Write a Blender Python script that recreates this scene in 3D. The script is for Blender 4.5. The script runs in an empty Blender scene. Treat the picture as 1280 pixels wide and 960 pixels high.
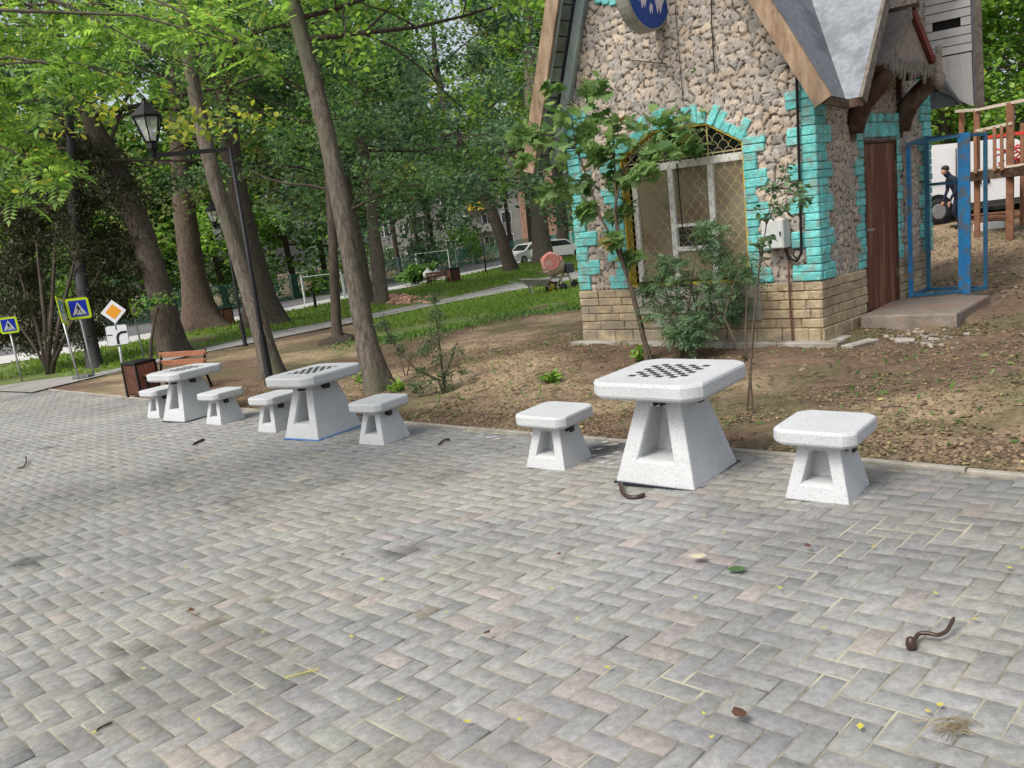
import bpy, math, random
import numpy as np
from mathutils import Vector, Matrix
R = math.radians
SC = bpy.context.scene
COL = SC.collection
rng = np.random.default_rng(7)
random.seed(7)

# ------------------------------------------------------------------ camera
F, PITCH, ROLL, HC = 1050.0, R(11.2), R(6.5), 2.0
fw = np.array([0, math.cos(PITCH), -math.sin(PITCH)])
rt0 = np.array([1.0, 0, 0]); up0 = np.cross(rt0, fw)
rt = math.cos(ROLL)*rt0 - math.sin(ROLL)*up0
up = math.sin(ROLL)*rt0 + math.cos(ROLL)*up0
CAM = np.array([0, 0, HC])
cam = bpy.data.cameras.new('camera'); co = bpy.data.objects.new('camera', cam); COL.objects.link(co)
m = Matrix(((rt[0], up[0], -fw[0], 0), (rt[1], up[1], -fw[1], 0), (rt[2], up[2], -fw[2], HC), (0, 0, 0, 1)))
co.matrix_world = m
cam.sensor_width = 36; cam.lens = 36*F/1280; cam.clip_end = 2000; cam.clip_start = 0.05
SC.camera = co

# ------------------------------------------------------------------ terrain
A0 = R(-39.0)
U = np.array([math.cos(A0), math.sin(A0), 0]); V = np.array([-math.sin(A0), math.cos(A0), 0])
W = np.array([math.cos(R(42)), math.sin(R(42)), 0])
HO = np.array([3.9546, 10.478, 0.0])                      # the kiosk's front right corner
Mi = np.linalg.inv(np.array([[U[0], W[0]], [U[1], W[1]]]))
def sst(x): x = np.clip(x, 0, 1); return x*x*(3-2*x)
def terr(x, y):
    x = np.asarray(x, float); y = np.asarray(y, float)
    d = -(x*U[0]+y*U[1]); t = d-11; q = t+np.sqrt(t*t+9)
    z = -.062*(np.maximum(d, -6)-2.7)+.012*q
    a = Mi[0, 0]*(x-HO[0])+Mi[0, 1]*(y-HO[1]); b = Mi[1, 0]*(x-HO[0])+Mi[1, 1]*(y-HO[1])
    da = np.maximum(np.maximum(-3.9-a, a-0.6), 0); db = np.maximum(np.maximum(-.5-b, b-4), 0)
    z = z*sst(np.hypot(da, db)/2.2)
    z = z+.13*sst((b-.1)/1.3)*sst((a+.5)/.6)*sst((7-a)/4)
    return z+0.07*np.clip(y-12.5, 0, 14)*sst((x-7)/4)
def ray(x, y):
    d = fw*F+rt*(x-640)-up*(y-480); return d/np.linalg.norm(d)
def P(x, y):
    """the point of the ground seen at pixel x, y of the 1280 x 960 photograph"""
    d = ray(x, y); lo = 0; t = 2.0
    while t < 400:
        q = CAM+d*t
        if q[2] < terr(q[0], q[1]): break
        lo = t; t += 0.25
    hi = t
    for _ in range(30):
        mm = (lo+hi)/2; q = CAM+d*mm
        if q[2] < terr(q[0], q[1]): hi = mm
        else: lo = mm
    return CAM+d*hi
def at(x, y, depth):
    d = ray(x, y); return CAM+d*(depth/(d@fw))
def depth_of(p): return float((np.asarray(p)-CAM)@fw)
def Hh(a, b, z): return HO+U*a+W*b+np.array([0, 0, z])
def uvw(u, v, dz=0):
    x, y = U[0]*u+V[0]*v, U[1]*u+V[1]*v
    return np.array([x, y, float(terr(x, y))+dz])

# ------------------------------------------------------------------ materials
MATS = {}
class NT:
    def __init__(s, name):
        s.m = bpy.data.materials.new(name); s.m.use_nodes = True
        s.n = s.m.node_tree.nodes; s.l = s.m.node_tree.links
        s.b = s.n['Principled BSDF']; s.out = s.n['Material Output']
    def new(s, t, **k):
        n = s.n.new(t)
        for a, v in k.items():
            if a in n.inputs: n.inputs[a].default_value = v
            else: setattr(n, a, v)
        return n
    def link(s, a, b): s.l.new(a, b)
def c4(c): return (c[0], c[1], c[2], 1)
def mat(name, c1, c2=None, scale=8, rough=.8, bump=.0, bscale=40, spec=.3, metal=0, detail=6, stretch=None, c3=None, s3=2, island=0):
    if name in MATS: return MATS[name]
    t = NT(name); t.b.inputs['Roughness'].default_value = rough; t.b.inputs['Metallic'].default_value = metal
    t.b.inputs['Specular IOR Level'].default_value = spec
    tc = t.new('ShaderNodeTexCoord'); mp = t.new('ShaderNodeMapping')
    if stretch: mp.inputs['Scale'].default_value = stretch
    t.link(tc.outputs['Object'], mp.inputs['Vector'])
    if c2 is None: c2 = tuple(min(1, x*1.25) for x in c1)
    nz = t.new('ShaderNodeTexNoise', Scale=scale, Detail=detail, Roughness=.65); t.link(mp.outputs[0], nz.inputs['Vector'])
    rp = t.new('ShaderNodeValToRGB'); rp.color_ramp.elements[0].color = c4(c1); rp.color_ramp.elements[1].color = c4(c2)
    rp.color_ramp.elements[0].position = .35; rp.color_ramp.elements[1].position = .65
    t.link(nz.outputs['Fac'], rp.inputs['Fac']); colr = rp.outputs['Color']
    if c3 is not None:
        n3 = t.new('ShaderNodeTexNoise', Scale=s3, Detail=4); t.link(mp.outputs[0], n3.inputs['Vector'])
        r3 = t.new('ShaderNodeValToRGB'); r3.color_ramp.elements[0].position = .5; r3.color_ramp.elements[1].position = .62
        t.link(n3.outputs['Fac'], r3.inputs['Fac'])
        mx = t.new('ShaderNodeMix', data_type='RGBA'); t.link(r3.outputs['Color'], mx.inputs[0])
        t.link(colr, mx.inputs[6]); mx.inputs[7].default_value = c4(c3); colr = mx.outputs[2]
    if island:
        g = t.new('ShaderNodeNewGeometry'); hs = t.new('ShaderNodeHueSaturation')
        mr = t.new('ShaderNodeMapRange'); mr.inputs['To Min'].default_value = 1-island; mr.inputs['To Max'].default_value = 1+island
        t.link(g.outputs['Random Per Island'], mr.inputs['Value']); t.link(mr.outputs[0], hs.inputs['Value'])
        t.link(colr, hs.inputs['Color']); colr = hs.outputs['Color']
    t.link(colr, t.b.inputs['Base Color'])
    if bump:
        nb = t.new('ShaderNodeTexNoise', Scale=bscale, Detail=5, Roughness=.6); t.link(mp.outputs[0], nb.inputs['Vector'])
        bp = t.new('ShaderNodeBump', Strength=bump, Distance=.02); t.link(nb.outputs['Fac'], bp.inputs['Height'])
        t.link(bp.outputs[0], t.b.inputs['Normal'])
    MATS[name] = t.m; return t.m
def attr_mat(name, rough=.85, nscale=25, namt=.35, bump=.4, bscale=60, spec=.25, dark=None):
    """base colour from the per-vertex 'Col' attribute times a fine noise"""
    t = NT(name); t.b.inputs['Roughness'].default_value = rough; t.b.inputs['Specular IOR Level'].default_value = spec
    at_ = t.new('ShaderNodeAttribute', attribute_name='Col'); tc = t.new('ShaderNodeTexCoord')
    nz = t.new('ShaderNodeTexNoise', Scale=nscale, Detail=8, Roughness=.7); t.link(tc.outputs['Object'], nz.inputs['Vector'])
    mr = t.new('ShaderNodeMapRange'); mr.inputs['From Min'].default_value = .25; mr.inputs['From Max'].default_value = .75
    mr.inputs['To Min'].default_value = 1-namt; mr.inputs['To Max'].default_value = 1+namt
    t.link(nz.outputs['Fac'], mr.inputs['Value'])
    n2 = t.new('ShaderNodeTexNoise', Scale=1.1, Detail=5, Roughness=.6); t.link(tc.outputs['Object'], n2.inputs['Vector'])
    m2 = t.new('ShaderNodeMapRange'); m2.inputs['From Min'].default_value = .3; m2.inputs['From Max'].default_value = .7
    m2.inputs['To Min'].default_value = .84; m2.inputs['To Max'].default_value = 1.14; t.link(n2.outputs['Fac'], m2.inputs['Value'])
    mu = t.new('ShaderNodeMath', operation='MULTIPLY'); t.link(mr.outputs[0], mu.inputs[0]); t.link(m2.outputs[0], mu.inputs[1])
    hs = t.new('ShaderNodeHueSaturation'); t.link(at_.outputs['Color'], hs.inputs['Color']); t.link(mu.outputs[0], hs.inputs['Value'])
    t.link(hs.outputs[0], t.b.inputs['Base Color'])
    nb = t.new('ShaderNodeTexNoise', Scale=bscale, Detail=5, Roughness=.65); t.link(tc.outputs['Object'], nb.inputs['Vector'])
    bp = t.new('ShaderNodeBump', Strength=bump, Distance=.01); t.link(nb.outputs['Fac'], bp.inputs['Height'])
    t.link(bp.outputs[0], t.b.inputs['Normal']); MATS[name] = t.m; return t.m
def leaf_mat(name, c1, c2, trans=.45, rough=.5, c3=None):
    t = NT(name); t.b.inputs['Roughness'].default_value = rough; t.b.inputs['Specular IOR Level'].default_value = .35
    g = t.new('ShaderNodeNewGeometry')
    rp = t.new('ShaderNodeValToRGB'); e = rp.color_ramp.elements; e[0].color = c4(c1); e[1].color = c4(c2); e[0].position = 0.05; e[1].position = .92
    if c3 is not None:
        x = e.new(.975); x.color = c4(c2); x = e.new(.985); x.color = c4(c3)
    t.link(g.outputs['Random Per Island'], rp.inputs['Fac']); t.link(rp.outputs[0], t.b.inputs['Base Color'])
    tr = t.new('ShaderNodeBsdfTranslucent'); hs = t.new('ShaderNodeHueSaturation', Saturation=1.1, Value=1.7, Hue=.488)
    t.link(rp.outputs[0], hs.inputs['Color']); t.link(hs.outputs[0], tr.inputs['Color'])
    mx = t.new('ShaderNodeMixShader', Fac=trans); t.link(t.b.outputs[0], mx.inputs[1]); t.link(tr.outputs[0], mx.inputs[2])
    t.link(mx.outputs[0], t.out.inputs['Surface']); MATS[name] = t.m; return t.m

terrazzo = None
def make_terrazzo():
    t = NT('white_terrazzo_concrete'); t.b.inputs['Roughness'].default_value = .6; t.b.inputs['Specular IOR Level'].default_value = .3
    tc = t.new('ShaderNodeTexCoord'); vo = t.new('ShaderNodeTexVoronoi', Scale=150); t.link(tc.outputs['Object'], vo.inputs['Vector'])
    sp = t.new('ShaderNodeSeparateColor'); t.link(vo.outputs['Color'], sp.inputs[0])
    rp = t.new('ShaderNodeValToRGB'); e = rp.color_ramp.elements; e[0].color = (.33, .335, .33, 1); e[0].position = 0; e[1].color = (.495, .51, .52, 1); e[1].position = .22
    x = e.new(.09); x.color = (.42, .43, .43, 1)
    t.link(sp.outputs[0], rp.inputs['Fac'])
    nz = t.new('ShaderNodeTexNoise', Scale=4, Detail=6); t.link(tc.outputs['Object'], nz.inputs['Vector'])
    mr = t.new('ShaderNodeMapRange'); mr.inputs['To Min'].default_value = .86; mr.inputs['To Max'].default_value = 1.10; t.link(nz.outputs['Fac'], mr.inputs['Value'])
    hs = t.new('ShaderNodeHueSaturation'); t.link(rp.outputs[0], hs.inputs['Color']); t.link(mr.outputs[0], hs.inputs['Value'])
    t.link(hs.outputs[0], t.b.inputs['Base Color'])
    nb = t.new('ShaderNodeTexNoise', Scale=90, Detail=4); t.link(tc.outputs['Object'], nb.inputs['Vector'])
    bp = t.new('ShaderNodeBump', Strength=.35, Distance=.006); t.link(nb.outputs['Fac'], bp.inputs['Height']); t.link(bp.outputs[0], t.b.inputs['Normal'])
    MATS['terrazzo'] = t.m; return t.m
TERR = make_terrazzo()
BLACK = mat('black_paint', (.007, .007, .008), (.013, .013, .014), rough=.5, spec=.25)
BLACKM = mat('black_marker', (.02, .02, .02), (.05, .05, .05), rough=.7, scale=30)
STEEL = mat('galvanised_steel', (.30, .31, .31), (.42, .43, .43), rough=.45, metal=.6, scale=12)
SHEET = mat('silver_roof_sheet', (.135, .15, .168), (.20, .22, .24), scale=16, rough=.5, metal=.25, bump=.4, bscale=14, c3=(.11, .125, .14), s3=3)
WOODB = mat('weathered_barge_board', (.20, .13, .08), (.37, .275, .19), scale=6, rough=.8, bump=.5, bscale=20, stretch=(2, 2, .6), c3=(.14, .10, .07), s3=3)
WOODD = mat('dark_stained_wood', (.035, .018, .012), (.075, .036, .022), scale=10, rough=.7, bump=.4, bscale=30, c3=(.11, .085, .06), s3=4)
WOODG = mat('grey_old_wood', (.10, .085, .07), (.21, .185, .155), scale=12, rough=.85, bump=.5, bscale=30)
SIDING = mat('pale_grey_boards', (.46, .45, .43), (.58, .57, .55), scale=5, rough=.8, bump=.2)
PANEL = mat('grey_panel', (.15, .138, .125), (.23, .21, .19), scale=4, rough=.85, bump=.2)
PINKP = mat('pinkish_board', (.19, .155, .135), (.27, .225, .20), scale=4, rough=.85)
DOORM = mat('brown_door_wood', (.075, .024, .012), (.15, .05, .024), scale=7, rough=.6, bump=.4, bscale=18, stretch=(6, 6, .5), c3=(.2, .09, .05), s3=1.5)
CONC = mat('concrete', (.27, .25, .22), (.40, .38, .34), scale=6, rough=.9, bump=.6, bscale=30, c3=(.22, .19, .15), s3=2)
SLABC = mat('worn_slab', (.15, .125, .10), (.24, .205, .17), scale=4, rough=.9, bump=.6, bscale=25, c3=(.22, .14, .105), s3=2)
KERBM = mat('kerb_concrete', (.24, .22, .185), (.36, .335, .29), scale=8, rough=.9, bump=.4)
WHITEF = mat('white_window_paint', (.68, .68, .68), (.78, .78, .78), rough=.5)
YELLOW = mat('yellow_paint', (.38, .26, .025), (.50, .36, .04), rough=.5, scale=20)
GRILLE = mat('grille_wire', (.30, .25, .11), (.42, .37, .2), rough=.5)
BLUE = mat('blue_paint', (.012, .13, .33), (.02, .19, .42), rough=.45, scale=6, c3=(.08, .12, .16), s3=7)
BLUED = mat('dark_teal_paint', (.015, .07, .13), (.025, .12, .20), rough=.5, scale=6)
BOXG = mat('grey_cabinet', (.42, .43, .42), (.50, .51, .50), rough=.5)
SOFFIT = mat('old_green_board', (.24, .30, .28), (.36, .42, .39), scale=7, rough=.8, stretch=(1, 1, .4), c3=(.20, .23, .26), s3=3)
TRUNK = mat('bark', (.058, .048, .038), (.165, .140, .112), scale=20, rough=.95, bump=1.0, bscale=26, stretch=(1, 1, .22), c3=(.105, .10, .065), s3=2)
TRUNKD = mat('dark_bark', (.045, .035, .027), (.10, .08, .062), scale=14, rough=.95, bump=1.0, bscale=26, stretch=(1, 1, .22))
TRUNKB = mat('brown_bark', (.065, .046, .034), (.14, .105, .08), scale=14, rough=.95, bump=1.0, bscale=26, stretch=(1, 1, .22))
STEM = mat('twig_bark', (.06, .045, .032), (.11, .085, .06), scale=20, rough=.9)
RAILW = mat('brown_rail_wood', (.15, .068, .036), (.24, .115, .062), scale=8, rough=.7, bump=.2)
PALEW = mat('pale_rail_wood', (.50, .42, .33), (.62, .54, .44), scale=8, rough=.8)
BENCHW = mat('bench_wood', (.24, .10, .055), (.36, .16, .09), scale=6, rough=.5, stretch=(1, 6, 6))
BINW = mat('bin_wood', (.07, .03, .02), (.13, .055, .035), scale=6, rough=.5)
BINP = mat('bin_side_wood', (.22, .09, .06), (.30, .13, .09), scale=6, rough=.5)
WHITEP = mat('white_car_paint', (.74, .74, .74), (.80, .80, .80), rough=.25, spec=.5)
GLASSD = mat('dark_glass', (.015, .018, .02), (.03, .035, .04), rough=.08, spec=.6)
TYRE = mat('tyre_rubber', (.015, .015, .015), (.03, .03, .03), rough=.9)
RIM = mat('grey_rim', (.25, .25, .26), (.35, .35, .36), rough=.4, metal=.5)
REDP = mat('red_paint', (.42, .03, .025), (.55, .05, .035), rough=.5)
MIXRED = mat('faded_red_drum', (.42, .13, .11), (.52, .22, .19), rough=.7, c3=(.40, .32, .27), s3=4)
MIXBEIGE = mat('cement_stained_drum', (.36, .26, .20), (.46, .36, .29), rough=.8)
NAVY = mat('navy_cloth', (.012, .017, .035), (.022, .03, .055), rough=.9)
SKIN = mat('skin', (.45, .26, .18), (.5, .3, .21), rough=.6)
HAIRM = mat('dark_hair', (.02, .014, .01), (.035, .025, .02), rough=.7)
ASPH = mat('asphalt', (.10, .10, .105), (.16, .16, .165), scale=30, rough=.95, bump=.3, bscale=80, c3=(.13, .125, .13), s3=1)
PATHM = mat('worn_asphalt_path', (.24, .235, .225), (.33, .32, .30), scale=10, rough=.95, bump=.3, bscale=60, c3=(.22, .20, .17), s3=.8)
WALKM = mat('pale_pavement', (.44, .43, .41), (.56, .55, .52), scale=4, rough=.9)
APT = mat('grey_render', (.19, .19, .185), (.27, .265, .255), scale=.4, rough=.9)
APTR = mat('red_brick_render', (.30, .17, .12), (.38, .23, .17), scale=2, rough=.9)
APTY = mat('yellow_panel', (.62, .42, .03), (.7, .5, .05), rough=.7)
GREENF = mat('green_fence_paint', (.04, .21, .15), (.06, .28, .21), rough=.5)
WHITEPOST = mat('white_post_paint', (.40, .43, .41), (.52, .55, .52), rough=.5)
BLUEFOIL = mat('blue_foam', (.03, .14, .42), (.05, .2, .5), rough=.6)
DARKFOIL = mat('dark_sheet', (.012, .018, .026), (.02, .03, .045), rough=.6)
SIGNY = mat('fluorescent_yellow', (.62, .80, .02), (.66, .84, .03), rough=.4)
SIGNB = mat('sign_blue', (.012, .03, .42), (.015, .04, .48), rough=.35)
SIGNW = mat('sign_white', (.58, .59, .60), (.66, .67, .68), rough=.35)
SIGNO = mat('sign_amber', (.62, .26, .01), (.68, .30, .015), rough=.35)
ROUNDB = mat('round_sign_blue', (.008, .05, .26), (.012, .07, .31), rough=.3)
LILAC = mat('round_sign_lilac', (.55, .50, .62), (.66, .62, .70), rough=.4)
SIGNRIM = mat('round_sign_rim', (.26, .25, .22), (.34, .33, .30), rough=.4, metal=.3)
CEMP = mat('pod_brown', (.03, .016, .012), (.06, .032, .02), rough=.4, spec=.5)
DRYL = mat('dry_leaf_brown', (.06, .028, .018), (.13, .065, .04), rough=.7)
YLEAF = mat('yellow_leaflet', (.42, .38, .05), (.52, .47, .10), rough=.6)
GLEAF = mat('fallen_green_leaf', (.05, .10, .03), (.08, .14, .05), rough=.5)
PAINTW = mat('dried_white_paint', (.45, .45, .45), (.58, .58, .58), rough=.7)
RUBBLE = mat('rubble_stone', (.20, .18, .15), (.34, .31, .27), scale=6, rough=.95, bump=.5, island=.35)
BRICKR = mat('salmon_brick_bits', (.50, .26, .17), (.62, .40, .30), rough=.9, island=.4)
BAGW = mat('white_bag', (.62, .64, .60), (.74, .75, .72), rough=.6)
BAGG = mat('grey_bag', (.30, .31, .34), (.4, .41, .44), rough=.6)
# clear lantern glass
g_ = NT('lantern_glass'); g_.b.inputs['Base Color'].default_value = (.9, .95, .93, 1); g_.b.inputs['Roughness'].default_value = .05
g_.b.inputs['Alpha'].default_value = .28; LGLASS = g_.m
L_BRIGHT = leaf_mat('leaf_bright', (.055, .145, .022), (.27, .44, .095), .52, c3=(.34, .34, .06))
L_MID = leaf_mat('leaf_mid', (.030, .088, .022), (.20, .35, .090), .5)
L_DARK = leaf_mat('leaf_dark', (.022, .062, .026), (.150, .265, .10), .45)
L_BLUE = leaf_mat('leaf_bluegreen', (.032, .080, .042), (.175, .275, .145), .45)
L_OLIVE = leaf_mat('leaf_olive', (.042, .072, .024), (.23, .28, .090), .45, c3=(.20, .13, .04))
L_YEL = leaf_mat('leaf_yellowing', (.10, .19, .03), (.40, .42, .07), .5, c3=(.55, .38, .06))
L_THUJA = leaf_mat('leaf_thuja', (.018, .030, .013), (.075, .072, .030), .2, c3=(.12, .075, .04))
L_MAPLE = leaf_mat('leaf_maple', (.06, .135, .040), (.25, .37, .14), .42, c3=(.20, .16, .05))
L_WISP = leaf_mat('leaf_wispy', (.035, .070, .030), (.13, .19, .085), .3)
L_MAPLED = leaf_mat('leaf_pinnate_dark', (.035, .085, .040), (.17, .27, .13), .35)

# ------------------------------------------------------------------ mesh helpers
class MB:
    def __init__(s): s.v = []; s.f = []; s.n = 0
    def add(s, verts, faces):
        for p in verts: s.v.append((float(p[0]), float(p[1]), float(p[2])))
        for f in faces: s.f.append(tuple(i+s.n for i in f))
        s.n += len(verts); return s
    def hexa(s, p):                       # eight corners: bottom ring, top ring
        return s.add(p, [(3, 2, 1, 0), (4, 5, 6, 7), (0, 1, 5, 4), (1, 2, 6, 5), (2, 3, 7, 6), (3, 0, 4, 7)])
    def box(s, x0, x1, y0, y1, z0, z1, mp=None):
        p = [(x0, y0, z0), (x1, y0, z0), (x1, y1, z0), (x0, y1, z0), (x0, y0, z1), (x1, y0, z1), (x1, y1, z1), (x0, y1, z1)]
        if mp: p = [mp(*q) for q in p]
        return s.hexa(p)
    def bbox(s, x0, x1, y0, y1, z0, z1, b=.01, mp=None, jit=0):
        """box with all its edges chamfered"""
        X = [x0, x0+b, x1-b, x1]; Y = [y0, y0+b, y1-b, y1]; Z = [z0, z0+b, z1-b, z1]
        ids = {}; vs = []
        def g(i, j, k):
            if (i, j, k) not in ids:
                ids[(i, j, k)] = len(vs); q = [X[i], Y[j], Z[k]]
                if jit: q = [w+random.uniform(-jit, jit) for w in q]
                vs.append(q)
            return ids[(i, j, k)]
        fs = []
        a, c = 1, 2
        for k, o in ((0, 1), (3, 0)):
            q = [g(a, a, k), g(c, a, k), g(c, c, k), g(a, c, k)]; fs.append(q[::-1] if o else q)
            q = [g(a, k, a), g(c, k, a), g(c, k, c), g(a, k, c)]; fs.append(q if o else q[::-1])
            q = [g(k, a, a), g(k, c, a), g(k, c, c), g(k, a, c)]; fs.append(q[::-1] if o else q)
        for i in (0, 3):
            for j in (0, 3):
                ii = 1 if i == 0 else 2; jj = 1 if j == 0 else 2
                fs.append([g(i, jj, a), g(ii, j, a), g(ii, j, c), g(i, jj, c)])
                fs.append([g(i, a, jj), g(ii, a, j), g(ii, c, j), g(i, c, jj)])
                fs.append([g(a, i, jj), g(a, ii, j), g(c, ii, j), g(c, i, jj)])
                for k in (0, 3):
                    kk = 1 if k == 0 else 2
                    fs.append([g(i, jj, kk), g(ii, j, kk), g(ii, jj, k)])
        if mp: vs = [mp(*q) for q in vs]
        return s.add(vs, fs)
    def tube(s, pts, rad, n=8, cap=True):
        pts = [np.asarray(p, float) for p in pts]
        if not hasattr(rad, '__len__'): rad = [rad]*len(pts)
        base = s.n; ref = None; vs = []
        for i, p in enumerate(pts):
            d = pts[min(i+1, len(pts)-1)]-pts[max(i-1, 0)]; d = d/(np.linalg.norm(d)+1e-9)
            if ref is None: ref = np.array([1., 0, 0]) if abs(d[0]) < .8 else np.array([0, 1., 0])
            x = ref-d*(ref@d); x /= np.linalg.norm(x); ref = x; y = np.cross(d, x)
            for k in range(n):
                a = 2*math.pi*k/n; vs.append(p+rad[i]*(x*math.cos(a)+y*math.sin(a)))
        fs = []
        for i in range(len(pts)-1):
            for k in range(n):
                k2 = (k+1) % n; fs.append((i*n+k, i*n+k2, (i+1)*n+k2, (i+1)*n+k))
        if cap: fs.append(tuple(range(n))[::-1]); fs.append(tuple((len(pts)-1)*n+k for k in range(n)))
        return s.add(vs, fs)
    def bar(s, p, q, w, h=None, upv=(0, 0, 1)):
        """rectangular bar from p to q"""
        p = np.asarray(p, float); q = np.asarray(q, float); h = h or w
        d = (q-p)/np.linalg.norm(q-p); u_ = np.asarray(upv, float)
        if abs(d@u_) > .95: u_ = np.array([U[0], U[1], 0])
        x = np.cross(d, u_); x /= np.linalg.norm(x); y = np.cross(x, d)
        c = [(-1, -1), (1, -1), (1, 1), (-1, 1)]
        return s.hexa([p+x*a*w/2+y*b*h/2 for a, b in c]+[q+x*a*w/2+y*b*h/2 for a, b in c])
    def lathe(s, prof, n=24, c=(0, 0, 0), axis='z'):
        vs = []; fs = []
        for r, z in prof:
            for k in range(n):
                a = 2*math.pi*k/n; p = (r*math.cos(a), r*math.sin(a), z)
                if axis == 'x': p = (p[2], p[0], p[1])
                if axis == 'y': p = (p[0], p[2], p[1])
                vs.append((p[0]+c[0], p[1]+c[1], p[2]+c[2]))
        for i in range(len(prof)-1):
            for k in range(n):
                k2 = (k+1) % n; fs.append((i*n+k, i*n+k2, (i+1)*n+k2, (i+1)*n+k))
        fs.append(tuple(range(n))[::-1]); fs.append(tuple((len(prof)-1)*n+k for k in range(n)))
        return s.add(vs, fs)
    def loops(s, loops, close=True):
        n = len(loops[0]); vs = [p for l in loops for p in l]; fs = []
        for i in range(len(loops)-1):
            for k in range(n):
                k2 = (k+1) % n; fs.append((i*n+k, i*n+k2, (i+1)*n+k2, (i+1)*n+k))
        if close: fs.append(tuple(range(n))[::-1]); fs.append(tuple((len(loops)-1)*n+k for k in range(n)))
        return s.add(vs, fs)
    def prism(s, poly, d, mp=None):
        """2D polygon (x, z) given thickness d along y"""
        l0 = [(x, 0, z) for x, z in poly]; l1 = [(x, d, z) for x, z in poly]
        if mp: l0 = [mp(*q) for q in l0]; l1 = [mp(*q) for q in l1]
        return s.loops([l0, l1])
    def xf(s, fn): s.v = [tuple(map(float, fn(*p))) for p in s.v]; return s
    def build(s, name, m, parent=None, smooth=False, origin=None, label=None):
        o = np.zeros(3) if origin is None else np.asarray(origin, float)
        me = bpy.data.meshes.new(name)
        me.from_pydata([(p[0]-o[0], p[1]-o[1], p[2]-o[2]) for p in s.v], [], s.f); me.update()
        import bmesh as _b
        bm = _b.new(); bm.from_mesh(me); _b.ops.recalc_face_normals(bm, faces=bm.faces); bm.to_mesh(me); bm.free()
        return link(me, name, m, parent, smooth, label)
def link(me, name, m, parent=None, smooth=False, label=None):
    if smooth: me.polygons.foreach_set('use_smooth', [True]*len(me.polygons))
    for mm in (m if isinstance(m, (list, tuple)) else [m]): me.materials.append(mm)
    ob = bpy.data.objects.new(name, me); COL.objects.link(ob)
    if parent is not None: ob.parent = parent
    if label: ob['label'] = label
    return ob
def tag(o, label, cat, group=None, kind=None):
    if label: o['label'] = label
    if cat: o['category'] = cat
    if group: o['group'] = group
    if kind: o['kind'] = kind
    return o
def thing(name, label, cat, loc=(0, 0, 0), rz=0, group=None):
    o = bpy.data.objects.new(name, None); COL.objects.link(o); o.location = tuple(map(float, loc)); o.rotation_euler = (0, 0, rz)
    o.empty_display_size = .1
    return tag(o, label, cat, group)
def kids(o): return [c for c in bpy.data.objects if c.parent == o]
def dup(o, parent=None):
    c = o.copy(); COL.objects.link(c)
    if parent is not None: c.parent = parent
    for k in kids(o): dup(k, c)
    return c
def fast_mesh(name, verts, faces, cols=None):
    """numpy verts (N,3), faces (M,k) of one size; cols (N,3) point colours"""
    me = bpy.data.meshes.new(name); nv, (nf, k) = len(verts), faces.shape
    me.vertices.add(nv); me.vertices.foreach_set('co', np.asarray(verts, np.float32).ravel())
    me.loops.add(nf*k); me.loops.foreach_set('vertex_index', faces.astype(np.int32).ravel())
    me.polygons.add(nf); me.polygons.foreach_set('loop_start', (np.arange(nf)*k).astype(np.int32))
    me.polygons.foreach_set('loop_total', np.full(nf, k, np.int32))
    if cols is not None:
        a = me.attributes.new('Col', 'FLOAT_COLOR', 'POINT')
        a.data.foreach_set('color', np.concatenate([cols, np.ones((nv, 1))], 1).astype(np.float32).ravel())
    me.update(calc_edges=True); me.validate(); return me
# leaf templates: vertices (x across, y along, z fold) and faces
T_OVAL = (np.array([[0, 0, 0], [.32, .35, .05], [.28, .72, .03], [0, 1, -.06], [-.28, .72, .03], [-.32, .35, .05]], float),
          np.array([[0, 1, 2, 3], [0, 3, 4, 5]]))
T_DIAM = (np.array([[0, 0, 0], [.36, .45, .06], [0, 1, 0], [-.36, .45, .06]], float), np.array([[0, 1, 2, 3]]))
T_NARROW = (np.array([[0, 0, 0], [.16, .45, .03], [0, 1, 0], [-.16, .45, .03]], float), np.array([[0, 1, 2, 3]]))
_ml = [(0, 0), (.10, .13), (.42, .06), (.36, .22), (.58, .40), (.34, .44), (.34, .62), (.16, .58), (0, 1.0), (-.16, .58), (-.34, .62), (-.34, .44), (-.58, .40), (-.36, .22), (-.42, .06), (-.10, .13)]
T_MAPLE = (np.array([[x, y, .10*abs(x)-.18*max(0, y-.6)] for x, y in _ml]+[[0, .36, 0]], float),
           np.array([[16, i, (i+1) % 16] for i in range(16)]))
def _pin():
    v = []; f = []
    for i in range(6):
        for sgn in (-1, 1):
            y0 = .12+i*.145; b = len(v); L = .30-.02*abs(i-2)
            v += [[0, y0, 0], [sgn*L*.45, y0+.005, .03], [sgn*L, y0+.10, -.02], [sgn*L*.5, y0+.125, .02]]; f.append([b, b+1, b+2, b+3])
    b = len(v); v += [[0, .95, 0], [.07, 1.05, .02], [0, 1.25, -.02], [-.07, 1.05, .02]]; f.append([b, b+1, b+2, b+3])
    return np.array(v, float), np.array(f)
T_PIN = _pin()
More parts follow.
